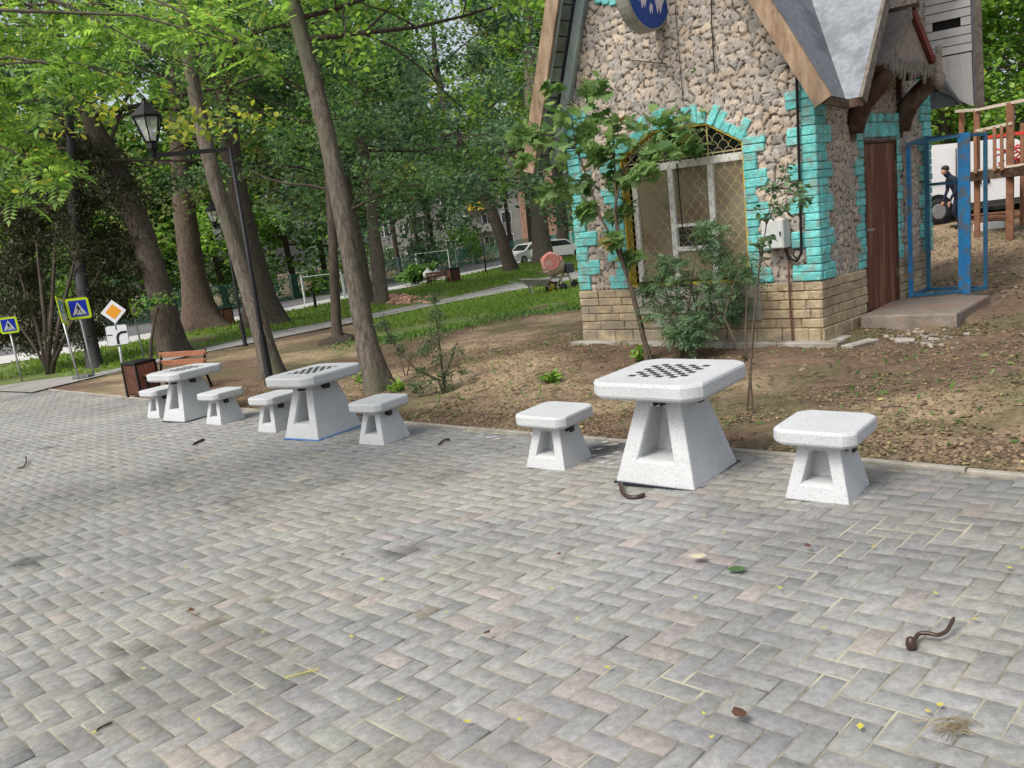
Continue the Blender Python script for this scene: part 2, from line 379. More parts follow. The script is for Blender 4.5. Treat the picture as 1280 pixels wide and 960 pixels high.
def leaves(centers, size, tpl=T_DIAM, upbias=.7, droop=0, jitter=.35, r=rng):
    n = len(centers); nrm = r.normal(size=(n, 3)); nrm[:, 2] = np.abs(nrm[:, 2])+upbias; nrm /= np.linalg.norm(nrm, axis=1)[:, None]
    d = r.normal(size=(n, 3)); d[:, 2] -= droop; d -= nrm*(d*nrm).sum(1)[:, None]; d /= np.linalg.norm(d, axis=1)[:, None]
    x = np.cross(d, nrm); s = size*(1+jitter*r.uniform(-1, 1, n))
    tv, tf = tpl; k = len(tv)
    v = centers[:, None, :]+s[:, None, None]*(tv[None, :, 0, None]*x[:, None, :]+tv[None, :, 1, None]*d[:, None, :]+tv[None, :, 2, None]*nrm[:, None, :])
    f = (np.arange(n)[:, None, None]*k+tf[None]).reshape(-1, tf.shape[1])
    return v.reshape(-1, 3), f
def leaf_obj(name, vf, m, parent=None, origin=(0, 0, 0)):
    return link(fast_mesh(name, vf[0]-np.asarray(origin), vf[1]), name, m, parent)
def clump_points(cl, per, r=rng, flat=.75):
    """cl: list of (x, y, z, radius)"""
    out = []
    for x, y, z, q in cl:
        n = max(4, int(per*random.uniform(.6, 1.3))); d = r.normal(size=(n, 3)); d /= np.linalg.norm(d, axis=1)[:, None]
        rr = q*r.uniform(.15, 1, n)**.6; p = d*rr[:, None]; p[:, 2] *= flat; out.append(p+np.array([x, y, z]))
    return np.concatenate(out)
def nrmz(v): v = np.asarray(v, float); return v/np.linalg.norm(v)
def limb(mb, p, d, L, r, lev, cl, cr, sag=.0, rnd=.35):
    """a branch that splits; the ends of its twigs collect leaf clumps"""
    pts = [np.asarray(p, float)]; d = nrmz(d); n = 4
    for i in range(n):
        d = nrmz(d+np.array([random.gauss(0, rnd*.35), random.gauss(0, rnd*.35), random.gauss(0, rnd*.25)-sag])); pts.append(pts[-1]+d*L/n)
    rad = [r*(1-.62*i/n) for i in range(n+1)]
    mb.tube(pts, rad, 7 if lev >= 2 else 5, cap=False)
    if lev == 0:
        cl.append((*pts[-1], cr*random.uniform(.7, 1.25))); cl.append((*pts[-2], cr*random.uniform(.5, .95))); return
    for i in range(1, n+1):
        for _ in range(1 if lev > 1 else random.choice((1, 2))):
            t = nrmz(d*.55+np.array([random.gauss(0, .7), random.gauss(0, .7), random.gauss(.1, .45)]))
            limb(mb, pts[i], t, L*random.uniform(.45, .68), rad[i]*.6, lev-1, cl, cr, sag, rnd)
def tree(name, label, cat, trunk, rad, limbs, leaf, per, lmat, bark=TRUNK, group=None, cr=.55, tpl=T_DIAM, extra=(), lev=1, upb=.7, hang=None, yel=None, droop=.3, sides=12, flare=1.5):
    """trunk: world polyline; limbs: list of (fraction along trunk, azimuth deg, elevation deg, length)"""
    tr = [np.asarray(p, float) for p in trunk]; o = tr[0].copy()
    t = thing(name, label, cat, o, 0, group)
    # smooth resample with small bumps
    T = np.linspace(0, 1, len(tr)); n = max(10, 4*len(tr)); tt = np.linspace(0, 1, n); A = np.array(tr)
    pp = np.stack([np.interp(tt, T, A[:, i]) for i in range(3)], 1)
    for _ in range(2): pp[1:-1] = (pp[:-2]+2*pp[1:-1]+pp[2:])/4
    rr = np.interp(tt, np.linspace(0, 1, len(rad)), rad)
    mb = MB(); H0 = np.linalg.norm(pp[-1]-pp[0])
    ring = []; ph = random.uniform(0, 6)
    fine = [pp[0]-np.array([0, 0, .25])]+[pp[0]+(pp[1]-pp[0])*k for k in (0, .12, .3, .6)]+list(pp[1:])
    for i, p in enumerate(fine):
        h = max(0, np.linalg.norm(p-pp[0])); base = np.interp(h, np.linspace(0, H0, n), rr)
        if i == 0: h = 0
        fl = 1+(flare-1)*math.exp(-h/(1.2*rad[0]+.05))
        row = []
        for k in range(sides):
            a = 2*math.pi*k/sides; lob = 1+.16*(fl-1)*3*math.sin(3*a+ph)+.045*math.sin(5*a+ph*2+h*3)+.03*math.sin(9*a+ph+1.5*math.sin(h*2))+.035*random.uniform(-1, 1)
            q = base*fl*lob; row.append(p+np.array([q*math.cos(a), q*math.sin(a), 0]))
        ring.append(row)
    mb.loops(ring)
    cl = list(extra); lm_ = MB()
    for fr, az, el, L in limbs:
        i = fr*(n-1); p = np.array([np.interp(fr, tt, pp[:, k]) for k in range(3)]); q = float(np.interp(fr, tt, rr))
        d = np.array([math.cos(R(az))*math.cos(R(el)), math.sin(R(az))*math.cos(R(el)), math.sin(R(el))])
        limb(lm_, p, d, L, min(q*.42, .014*L+.014), lev, cl, cr, sag=hang or 0)
    mb.build('trunk', bark, t, True, o)
    if limbs: lm_.build('branches', TRUNKD, t, True, o)
    pts = clump_points(cl, per)
    if yel is not None:
        msk = rng.uniform(size=len(pts)) < .0
        k = rng.choice(len(cl), max(1, int(len(cl)*yel[0])), replace=False)
        py = clump_points([cl[i] for i in k], per*.45); leaf_obj('yellow_foliage', leaves(py, leaf, tpl, upb, droop), yel[1], t, o)
    leaf_obj('crown', leaves(pts, leaf, tpl, upb, droop), lmat, t, o)
    return t
def auto_limbs(n, f0, f1, L, el=(5, 60), taper=.5):
    out = []
    for i in range(n):
        f = f0+(f1-f0)*(i/(n-1) if n > 1 else 0); k = (i/(n-1) if n > 1 else 0)
        out.append((f, (i*137.5+random.uniform(-25, 25)) % 360, el[0]+(el[1]-el[0])*k+random.uniform(-8, 8), L*(1-taper*k)*random.uniform(.8, 1.15)))
    return out
exec_parts = True

# ================================================================== ground
def vnoise(x, y, s, seed=0):
    x = np.asarray(x)*s; y = np.asarray(y)*s; xi = np.floor(x).astype(np.int64); yi = np.floor(y).astype(np.int64); fx = x-xi; fy = y-yi
    fx = fx*fx*(3-2*fx); fy = fy*fy*(3-2*fy)
    def h(i, j):
        n = (i*374761393+j*668265263+seed*1274126177) & 0x7fffffff; n = ((n ^ (n >> 13))*1274126177) & 0x7fffffff; return ((n ^ (n >> 16)) & 0xffff)/65535.
    return (h(xi, yi)*(1-fx)+h(xi+1, yi)*fx)*(1-fy)+(h(xi, yi+1)*(1-fx)+h(xi+1, yi+1)*fx)*fy
def fbm(x, y, s, o=4, seed=0):
    t = 0; a = .5; n = 0
    for i in range(o): t = t+a*vnoise(x, y, s*2**i, seed+i*7); n += a; a *= .55
    return t/n
KU = [-60, -26.2, -21.9, -16.5, -9.3, -7.07, -5.8, -3.64, -2.48, -1.55, -.68, 9]; KV = [14.5, 9.33, 8.94, 8.22, 7.19, 6.79, 6.55, 6.17, 5.98, 5.81, 5.64, 3.7]
def kerb_v(u): return np.interp(u, KU, KV)
us = np.concatenate([np.arange(-420, -60, 20), np.arange(-60, -30, 2), np.arange(-30, -16, .5), np.arange(-16, 4, .1), np.arange(4, 12, .5), np.arange(12, 60, 4), np.arange(60, 300, 20)])
vs_ = np.concatenate([np.arange(-200, -10, 15), np.arange(-10, 5.4, 1.), np.arange(5.4, 17, .1), np.arange(17, 45, .5), np.arange(45, 100, 3), np.arange(100, 420, 20)])
GU, GV = np.meshgrid(us, vs_, indexing='ij')
GX = U[0]*GU+V[0]*GV; GY = U[1]*GU+V[1]*GV; GZ = terr(GX, GY)
inpav = GV < kerb_v(GU)-.03
near = sst((24-np.hypot(GX, GY-8))/8)
GZ = GZ+np.where(inpav, -.09, near*(.12*(fbm(GX, GY, .55, 3, 3)-.5)+.11*(fbm(GX, GY, 3.2, 4, 9)-.5))*sst((GV-kerb_v(GU))/.8)-(1-near)*.02)
nu, nv = GU.shape
idx = np.arange(nu*nv).reshape(nu, nv)
gf = np.stack([idx[:-1, :-1].ravel(), idx[1:, :-1].ravel(), idx[1:, 1:].ravel(), idx[:-1, 1:].ravel()], 1)
n1 = fbm(GX, GY, .45, 4, 21).ravel(); n2 = fbm(GX, GY, 2.1, 4, 5).ravel(); n3 = fbm(GX, GY, .9, 3, 77).ravel()
dirt = np.array([.140, .098, .068]); sand = np.array([.285, .215, .140]); moss = np.array([.105, .105, .050]); darkd = np.array([.075, .052, .038])
w1 = sst((n1-.42+.16*sst((GU.ravel()+3.2)/2)*sst((11-GV.ravel())/2))/.25)[:, None]; w2 = sst((n2-.5)/.25)[:, None]; w3 = sst((n3-.50)/.15)[:, None]
gc = dirt*(1-w1)+sand*w1; gc = gc*(1-.5*w2)+darkd*.5*w2; gc = gc*(1-.55*w3)+moss*.55*w3
GM = attr_mat('soil', rough=1, nscale=13, namt=.6, bump=1.0, bscale=24, spec=.1)
gr = link(fast_mesh('ground', np.stack([GX.ravel(), GY.ravel(), GZ.ravel()], 1), gf, gc), 'ground', GM, None, True); gr['kind'] = 'structure'
from mathutils.bvhtree import BVHTree
GBVH = BVHTree.FromPolygons([tuple(p) for p in np.stack([GX.ravel(), GY.ravel(), GZ.ravel()], 1)], [tuple(map(int, f)) for f in gf])
def gz(x, y):
    h = GBVH.ray_cast(Vector((x, y, 60)), Vector((0, 0, -1)))
    return h[0].z if h[0] else float(terr(x, y))
def G(x, y, dz=0):
    p = P(x, y); p[2] = gz(p[0], p[1])+dz; return p

def drape(name, lo, hi, m, dz, n=160, k=6, kind='structure'):
    """a sheet lying on the terrain between two polylines given as ground points"""
    def rs(pl):
        pl = np.array(pl)[:, :2]; d = np.r_[0, np.cumsum(np.hypot(*np.diff(pl, axis=0).T))]; t = np.linspace(0, d[-1], n)
        return np.stack([np.interp(t, d, pl[:, 0]), np.interp(t, d, pl[:, 1])], 1)
    a, b = rs(lo), rs(hi); t = np.linspace(0, 1, k)[None, :, None]
    q = a[:, None]*(1-t)+b[:, None]*t; z = terr(q[..., 0], q[..., 1])+dz
    v = np.concatenate([q, z[..., None]], 2).reshape(-1, 3); i = np.arange(n*k).reshape(n, k)
    f = np.stack([i[:-1, :-1].ravel(), i[1:, :-1].ravel(), i[1:, 1:].ravel(), i[:-1, 1:].ravel()], 1)
    o = link(fast_mesh(name, v, f), name, m, None, True); o['kind'] = kind; return o, q
def px_line(l): return [P(x, y) for x, y in l]

# ---- paving: herringbone blocks, each one real, over a sheet of joint sand
LU = .110; AH = R(-46.5); ax = np.array([math.cos(AH), math.sin(AH)]); ay = np.array([-ax[1], ax[0]])
blocks = []
for i in range(-330, 110):
    for j in range(-90, 130):
        c = (i-j) % 4
        if c == 0: r_ = (i, j, i+2, j+1)
        elif c == 2: r_ = (i, j-1, i+1, j+1)
        else: continue
        blocks.append(r_)
B = np.array(blocks, float)*LU
cx = (B[:, 0]+B[:, 2])/2; cy = (B[:, 1]+B[:, 3])/2
wx = ax[0]*cx+ay[0]*cy; wy = ax[1]*cx+ay[1]*cy
bu = wx*U[0]+wy*U[1]; bv = wx*V[0]+wy*V[1]
keep = (bu > -29) & (bu < 6) & (bv > -3.5) & (bv < kerb_v(bu)-.075)
B = B[keep]; wx = wx[keep]; wy = wy[keep]; N = len(B)
g = rng.uniform(.0022, .0042, N); ch = .005
def corners(ins):
    x0 = B[:, 0]+ins; x1 = B[:, 2]-ins; y0 = B[:, 1]+ins; y1 = B[:, 3]-ins
    q = np.stack([np.stack([x0, y0], 1), np.stack([x1, y0], 1), np.stack([x1, y1], 1), np.stack([x0, y1], 1)], 1)
    return q[..., :1]*ax+q[..., 1:]*ay
lo_, mi_, hi_ = corners(g-.001), corners(g), corners(g+ch)
dz = rng.normal(0, .0016, N); tx = rng.normal(0, .006, N); ty = rng.normal(0, .006, N)
def lift(q, h): return np.concatenate([q, (terr(q[..., 0], q[..., 1])+h+dz[:, None]+tx[:, None]*(q[..., 0]-wx[:, None])+ty[:, None]*(q[..., 1]-wy[:, None]))[..., None]], 2)
PV = np.concatenate([lift(lo_, -.03), lift(mi_, -.0045), lift(hi_+rng.normal(0, .0018, hi_.shape), 0)], 1).reshape(-1, 3)
o12 = np.arange(N)[:, None, None]*12
fq = [[8, 9, 10, 11]]
for k in range(4):
    k2 = (k+1) % 4; fq += [[4+k, 4+k2, 8+k2, 8+k], [k, k2, 4+k2, 4+k]]
PF = (o12+np.array(fq)[None]).reshape(-1, 4)
greys = np.array([.258, .257, .247])*(1+rng.normal(0, .027, (N, 1)))*np.array([1, 1, 1])+rng.normal(0, .0025, (N, 3))
zone = fbm(wx, wy, .5, 3, 31); pk = rng.uniform(size=N) < np.where(zone > .55, .09, .025)
pinks = np.array([.335, .280, .256])*(1+rng.normal(0, .05, (N, 1))); pc = np.where(pk[:, None], pinks*.5+greys*.5, greys)
bl = rng.uniform(size=N) < .2; pc[bl] = pc[bl]*np.array([.985, .99, 1.015])
big = fbm(wx, wy, .23, 3, 12); pc *= (1+.22*(big-.5))[:, None]
# damp blotches where something was spilled, plus a painted shade patch beside a stool
stain_shade = np.ones(len(PV)); 
for (sx, sy, rr) in [(500, 690, .10), (286, 627, .10), (40, 700, .10), (20, 708, .08), (195, 806, .09), (165, 810, .06), (727, 752, .05), (60, 560, .09), (250, 640, .05), (170, 842, .05), (300, 640, .04), (765, 560, .22), (690, 745, .03)]:
    p = P(sx, sy); d = np.hypot((PV[:, 0]-p[0])*.8, PV[:, 1]-p[1])+.05*(fbm(PV[:, 0], PV[:, 1], 11, 2, 44)-.5); stain_shade *= 1-.62*sst((rr*1.25-d)/(rr*.5))
pcol = np.repeat(pc, 12, 0)*stain_shade[:, None]
edge = np.tile(np.r_[np.full(8, .88), np.full(4, 1.0)], N)[:, None]; pcol = pcol*edge
sm = sst((fbm(PV[:, 0], PV[:, 1], 1.3, 4, 61)-.47)/.16)*(.35+.65*fbm(PV[:, 0], PV[:, 1], 14, 2, 8)); sm *= np.tile(np.r_[np.full(8, .85), np.full(4, .20)], N)
sandc = np.array([.36, .325, .225])*(.8+.4*fbm(PV[:, 0], PV[:, 1], 5, 2, 19))[:, None]; pcol = pcol*(1-sm[:, None])+sandc*sm[:, None]
dk_ = sst((fbm(PV[:, 0], PV[:, 1], .8, 5, 91)-.54)/.12)*.22; pcol = pcol*(1-dk_[:, None])
PAVM = attr_mat('paving_block', rough=.85, nscale=26, namt=.36, bump=.55, bscale=120, spec=.3)
pav = link(fast_mesh('paving', PV, PF, pcol), 'paving', PAVM); pav['kind'] = 'structure'
SANDM = mat('joint_sand', (.11, .10, .08), (.33, .31, .255), scale=4, rough=1, detail=8, c3=(.40, .375, .285), s3=1.8)
su = np.r_[np.arange(-30, 7, .5)]; sk = np.linspace(0, 1, 24)
SU, SK = np.meshgrid(su, sk, indexing='ij'); SV = -4+(kerb_v(SU)-.02+4)*SK
sx_ = U[0]*SU+V[0]*SV; sy_ = U[1]*SU+V[1]*SV; ii = np.arange(SU.size).reshape(SU.shape)
sand_o = link(fast_mesh('joint_sand', np.stack([sx_.ravel(), sy_.ravel(), (terr(sx_, sy_)-.0042).ravel()], 1), np.stack([ii[:-1, :-1].ravel(), ii[1:, :-1].ravel(), ii[1:, 1:].ravel(), ii[:-1, 1:].ravel()], 1)), 'joint_sand', SANDM, pav)
# kerb strip
kb = MB(); ku = np.arange(-22, 8, 1.0); 
for u0 in ku:
    u1 = u0+.992
    def kp(u, dv, z):
        p = uvw(u, float(kerb_v(u))+dv*.72); return (p[0], p[1], p[2]+z)
    w_ = random.uniform(-.004, .004)
    kb.loops([[kp(u0, -.07, -.12), kp(u1, -.07, -.12), kp(u1, .005, -.12), kp(u0, .005, -.12)], [kp(u0, -.07, .012+w_), kp(u1, -.07, .012+w_), kp(u1, .005, .012+w_), kp(u0, .005, .012+w_)], [kp(u0+.006, -.062, .02+w_), kp(u1-.006, -.062, .02+w_), kp(u1-.006, -.003, .02+w_), kp(u0+.006, -.003, .02+w_)]])
k_ = kb.build('kerb', KERBM); k_['kind'] = 'structure'

# ---- footpath, verge, street
xs_l = [(40, 492), (62, 486.5), (157, 463.5), (259, 441), (337, 425.6), (441, 404.5), (553, 381), (649, 363), (722, 349), (800, 334)]
xs_u = [(-30, 489), (20, 480.5), (124, 467), (228, 443), (337, 417), (441, 397.5), (545, 377), (629, 358), (705, 343), (790, 326)]
path_o, PQ = drape('footpath', px_line(xs_l), px_line(xs_u), PATHM, .035, 220)
sw_l = [(-60, 468), (0, 457), (73, 446), (124, 437), (197, 424), (240, 413), (354, 392), (430, 376), (506, 361), (624, 336), (680, 325), (760, 311)]
sw_u = [(-60, 458), (0, 447), (73, 437), (124, 429), (197, 416), (240, 406), (354, 387), (430, 371), (506, 357), (624, 332.5), (680, 322), (760, 308.5)]
fb = [(-60, 440), (0, 430), (73, 421), (124, 414), (197, 403), (240, 395), (354, 377), (430, 362), (506, 348), (624, 325), (680, 315), (760, 302)]
SWL, SWU, FBL = px_line(sw_l), px_line(sw_u), px_line(fb)
GRASSB = mat('turf', (.085, .125, .030), (.150, .200, .052), scale=1.2, rough=1, detail=8, c3=(.13, .11, .06), s3=.5)
o1, VQ = drape('verge', px_line(xs_u), SWL, GRASSB, .03, 220, 10)
o2, _ = drape('pavement', SWL, SWU, WALKM, .06, 220, 4)
o3, _ = drape('street', SWU, FBL, ASPH, .045, 220, 6)
g2l = [(452, 429), (500, 424), (560, 412), (640, 396), (722, 385), (735, 383)]
g2u = [(445, 405.5), (500, 393.5), (560, 381), (640, 366), (722, 350.5), (740, 347)]
o4, LQ = drape('lawn', px_line(g2l), px_line(g2u), GRASSB, .022, 120, 10)
def grass_on(name, Q, dens, h, tplsize=.5):
    """blades scattered over the quads of a draped sheet"""
    a = Q[:-1, :-1]; b = Q[1:, :-1]; c = Q[1:, 1:]; d = Q[:-1, 1:]
    ar = np.abs(np.cross(b-a, d-a)).ravel(); n = int(min(60000, ar.sum()*dens)); k = rng.choice(len(ar), n, p=ar/ar.sum())
    s, t = rng.uniform(size=(2, n, 1)); f = lambda m_: m_.reshape(-1, 2)[k]
    q = (f(a)*(1-s)+f(b)*s)*(1-t)+(f(d)*(1-s)+f(c)*s)*t
    thin = fbm(q[:, 0], q[:, 1], .35, 3, 55) > .38; q = q[thin]
    p = np.concatenate([q, (terr(q[:, 0], q[:, 1])+.03)[:, None]], 1)
    v = leaves(p, h, T_NARROW, upbias=-.2, droop=-1.6)
    return v
L_GRASS = leaf_mat('grass_blade', (.085, .17, .026), (.21, .33, .055), .4)
v1 = grass_on('g', VQ, 60, .15); v2 = grass_on('g', LQ, 260, .09)
gv = np.concatenate([v1[0], v2[0]]); gfc = np.concatenate([v1[1], v2[1]+len(v1[0])])
go = link(fast_mesh('grass', gv, gfc), 'grass', L_GRASS); tag(go, 'short green grass on the verge and lawn beside the grey footpath', 'grass', kind='stuff')

# ---- leaf litter, clods and twigs on the bare soil
def litter(n, size, tpl, u0, u1, dv0, dv1, nz=None, dz=.012):
    u = rng.uniform(u0, u1, n); v = kerb_v(u)+rng.uniform(dv0, dv1, n)
    x = U[0]*u+V[0]*v; y = U[1]*u+V[1]*v
    a = Mi[0, 0]*(x-HO[0])+Mi[0, 1]*(y-HO[1]); b = Mi[1, 0]*(x-HO[0])+Mi[1, 1]*(y-HO[1])
    ok = ~((a > -3.7) & (a < .1) & (b > -.2) & (b < 4)) & (fbm(x, y, .9, 4, 41) > .40)
    x, y = x[ok], y[ok]; z = np.array([gz(i, j) for i, j in zip(x, y)])+dz
    return leaves(np.stack([x, y, z], 1), size, tpl, upbias=2.2)
def join(vfs):
    v = []; f = []; n = 0
    for a, b in vfs: v.append(a); f.append(b+n); n += len(a)
    return np.concatenate(v), np.concatenate(f)
LITM = leaf_mat('leaf_litter', (.075, .048, .030), (.30, .215, .125), .1, .8, c3=(.36, .32, .14))
lit = join([litter(52000, .027, T_DIAM, -14, 4, .02, 6.5), litter(7000, .036, T_DIAM, -14, 4, .0, 1.0), litter(16000, .028, T_NARROW, -14, 4, 0, 6), litter(2500, .045, T_OVAL, -2.5, 5, .2, 9), litter(22000, .055, T_DIAM, -7, 5, 5, 20)])
lo = link(fast_mesh('leaf_litter', *lit), 'leaf_litter', LITM); tag(lo, 'dry brown leaves scattered over the bare soil', 'leaf litter', kind='stuff')
_g2 = np.array(px_line(g2l))[:, :2]; _t = rng.uniform(0, len(_g2)-1.001, 2600); _i = _t.astype(int); _q = _g2[_i]+(_g2[_i+1]-_g2[_i])*(_t-_i)[:, None]+rng.normal(0, .55, (2600, 2)); wd3 = leaves(np.array([[a, b, gz(a, b)+.01] for a, b in _q]), .10, T_NARROW, -.2, -1.6)
wd = litter(2200, .07, T_NARROW, -10, 3, .2, 6); wd2 = litter(900, .06, T_OVAL, -9, 3, .2, 5)
ws = leaves(np.array([[*p[:2], gz(p[0], p[1])+.02] for p in [uvw(random.uniform(-13, 4), random.uniform(6.6, 11.0)) for _ in range(500)]]), .08, T_NARROW, 0, -1)
wo = link(fast_mesh('weeds', *join([wd, ws, wd3])), 'weeds', L_MID); tag(wo, 'thin green weeds sprouting from the bare soil', 'weeds', kind='stuff')
cm = MB()
for _ in range(1500):
    u_ = random.uniform(-13, 4.5); v_ = float(kerb_v(u_))+random.uniform(.15, 6); p = uvw(u_, v_)
    ab = Mi@(p-HO)[:2]
    if -3.8 < ab[0] < .3 and -.3 < ab[1] < 4: continue
    q = random.choice((.012, .018, .03, .045))*random.uniform(.6, 1.2); z = gz(p[0], p[1])
    cm.add([(p[0]+q*random.uniform(.6, 1.2)*dx, p[1]+q*random.uniform(.6, 1.2)*dy, z+q*.6*dz_*random.uniform(.5, 1.1)) for dx, dy, dz_ in [(1, 0, 0), (0, 1, 0), (-1, 0, 0), (0, -1, 0), (0, 0, 1), (0, 0, -1)]], [(0, 1, 4), (1, 2, 4), (2, 3, 4), (3, 0, 4), (1, 0, 5), (2, 1, 5), (3, 2, 5), (0, 3, 5)])
CLOD = mat('soil_clod', (.10, .07, .05), (.24, .18, .125), scale=3, rough=1, island=.35)
co_ = cm.build('soil_clods', CLOD); tag(co_, 'loose soil clods on the bare earth by the kiosk', 'clods', kind='stuff')
tw = MB()
for _ in range(260):
    u_ = random.uniform(-11, 4.5); v_ = float(kerb_v(u_))+random.uniform(.1, 5.5); p = uvw(u_, v_); a = random.uniform(0, 6.3); L = random.uniform(.08, .35)
    ab = Mi@(p-HO)[:2]
    if -3.8 < ab[0] < .3 and -.3 < ab[1] < 4: continue
    z = gz(p[0], p[1]); tw.tube([(p[0], p[1], z+.012), (p[0]+L/2*math.cos(a), p[1]+L/2*math.sin(a), z+.022+L*.05), (p[0]+L*math.cos(a+.25), p[1]+L*math.sin(a+.25), z+.012)], [.006, .005, .003], 4)
to_ = tw.build('fallen_twigs', STEM); tag(to_, 'thin dry twigs lying about on the bare soil', 'twigs', kind='stuff')

# ================================================================== tables and stools
def oct_loop(hx, hy, c, z):
    out = []
    for sx, sy, a0 in ((1, -1, -90), (1, 1, 0), (-1, 1, 90), (-1, -1, 180)):
        for k in range(5):
            a = R(a0+22.5*k); w_ = .62; t = k/4
            arc = np.array([sx*(hx-c)+c*math.cos(a), sy*(hy-c)+c*math.sin(a)])
            p0 = np.array([sx*(hx-c)+c*math.cos(R(a0)), sy*(hy-c)+c*math.sin(R(a0))]); p1 = np.array([sx*(hx-c)+c*math.cos(R(a0+90)), sy*(hy-c)+c*math.sin(R(a0+90))])
            q = arc*(1-w_)+(p0*(1-t)+p1*t)*w_; out.append((q[0], q[1], z))
    return out
def oct_old(hx, hy, c, z): return [(hx-c, -hy, z), (hx, -hy+c, z), (hx, hy-c, z), (hx-c, hy, z), (-hx+c, hy, z), (-hx, hy-c, z), (-hx, -hy+c, z), (-hx+c, -hy, z)]
def slab(hx, hy, c, z0, z1, r):
    L = [oct_loop(hx-r*1.4, hy-r*1.4, c*.95, z0), oct_loop(hx-r*.3, hy-r*.3, c, z0+r*.9)]
    L += [oct_loop(hx, hy, c, z0+r*1.6), oct_loop(hx, hy, c, z1-r), oct_loop(hx-r*.3, hy-r*.3, c, z1-r*.3), oct_loop(hx-r, hy-r, c, z1)]
    return MB().loops(L)
def pedestal(bx, by, tx, ty, h, hole):
    """frustum with a trapezoid tunnel through its y faces; hole = (z0, z1, half width at z0, half width at z1)"""
    mb = MB(); z0, z1, w0, w1 = hole
    hw = lambda z: (bx+(tx-bx)*z/h); hd = lambda z: (by+(ty-by)*z/h)
    v = []
    for s in (-1, 1):
        v += [(-hw(0), s*hd(0), 0), (hw(0), s*hd(0), 0), (hw(h), s*hd(h), h), (-hw(h), s*hd(h), h)]
        v += [(-w0, s*hd(z0), z0), (w0, s*hd(z0), z0), (w1, s*hd(z1), z1), (-w1, s*hd(z1), z1)]
        v += [(-w0*.9, s*(hd(z0)-.035), z0+.012), (w0*.9, s*(hd(z0)-.035), z0+.012), (w1*.86, s*(hd(z1)-.035), z1-.012), (-w1*.86, s*(hd(z1)-.035), z1-.012)]
    f = []
    for b in (0, 12):
        for k in range(4):
            k2 = (k+1) % 4; f += [(b+k, b+k2, b+4+k2, b+4+k), (b+4+k, b+4+k2, b+8+k2, b+8+k)]
    for k in range(4):
        k2 = (k+1) % 4; f += [(k, k2, 12+k2, 12+k), (8+k, 8+k2, 24+k2, 24+k), (20+k, 20+k2, 28+k2, 28+k)]
    for sy in (-.05, .05): v += [(-w0*.9, sy*by, z0+.012), (w0*.9, sy*by, z0+.012), (w1*.86, sy*by, z1-.012), (-w1*.86, sy*by, z1-.012)]
    f += [(24, 25, 26, 27), (28, 29, 30, 31)]
    return mb.add(v, f)
def soften(o, w):
    md = o.modifiers.new('bevel', 'BEVEL'); md.width = w; md.segments = 2; md.limit_method = 'ANGLE'; md.angle_limit = R(25); return o
def clip(mb, x, y, z, s=1):
    mb.box(x-.014*s, x+.014*s, y-.012*s, y+.012*s, z-.03*s, z); mb.box(x-.022*s, x-.012*s, y-.018*s, y+.018*s, z-.045*s, z); mb.box(x+.012*s, x+.022*s, y-.018*s, y+.018*s, z-.045*s, z)
    return mb
def make_stool():
    t = thing('concrete_stool', 'white', 'stool', (0, 0, 0), A0, 'white concrete stools beside the chess tables')
    soften(pedestal(.20, .21, .125, .13, .36, (.10, .315, .100, .052)).build('pedestal', TERR, t), .008)
    slab(.255, .262, .065, .362, .468, .018).build('seat', TERR, t)
    clip(MB(), .158, -.03, .361, 1.5).build('bracket', BLACKM, t)
    return t
def make_table():
    t = thing('chess_table', 'white', 'table', (0, 0, 0), A0, 'white concrete chess tables along the kerb')
    soften(pedestal(.32, .35, .165, .185, .64, (.165, .555, .152, .062)).build('pedestal', TERR, t), .010)
    top = slab(.435, .455, .11, .642, .770, .022).build('tabletop', TERR, t)
    b = MB(); q = .056
    for i in range(8):
        for j in range(8):
            if (i+j) % 2 == 0: b.box((i-4)*q+.002, (i-3)*q-.002, (j-4)*q+.002, (j-3)*q-.002, .771, .7725)
    b.build('chess_board', BLACKM, top)
    clip(MB(), .215, -.02, .641, 1.9).build('bracket', BLACKM, t); clip(MB(), .03, -.235, .641, 1.6).build('bracket', BLACKM, t)
    return t
STOOL, TABLE = make_stool(), make_table()
U3, V3 = U, V
def place(proto, used, px, hw, hd, label, rz=0, sheet=None, dz=0):
    p = P(*px); c = p-U3*hw+V3*hd; c[2] = float(terr(c[0], c[1]))+dz
    o = proto if not used else dup(proto)
    o.location = tuple(map(float, c)); o.rotation_euler = (random.uniform(-.004, .004), random.uniform(-.004, .004)-.035*(px[0] < 500), A0+rz); o['label'] = label
    if sheet: MB().box(-hw-.012, hw+.018, -hd-.008, hd+.02, -.012, .006).build('base_sheet', sheet, o)
    return o
place(TABLE, 0, (870, 613), .32, .35, 'large white terrazzo chess table nearest the camera, checkered top, in front of the kiosk', -.02, None, .012)
place(TABLE, 1, (398, 551), .32, .35, 'white terrazzo chess table with a blue sheet under its foot, beside the thick leaning trunk', 0, None, .012)
place(TABLE, 1, (231, 528.5), .32, .35, 'smallest looking white chess table, in front of the wooden park bench', 0, None, .012)
for o, s in zip([x for x in bpy.data.objects if x.name.startswith('chess_table')], (DARKFOIL, BLUEFOIL, DARKFOIL)):
    MB().box(-.332, .345, -.358, .368, -.010, .004).build('base_sheet', s, o)
place(STOOL, 0, (1063, 631), .20, .21, 'white concrete stool on its own at the right of the largest chess table', -.02)
place(STOOL, 1, (706, 588.5), .20, .21, 'white concrete stool left of the largest chess table, white paint splashes beside it', .0)
place(STOOL, 1, (479.5, 557), .20, .21, 'white concrete stool right of the table with the blue sheet, by the thick leaning trunk', .01)
place(STOOL, 1, (345, 541), .20, .21, 'white concrete stool at the foot of the tall black street lamp', 0)
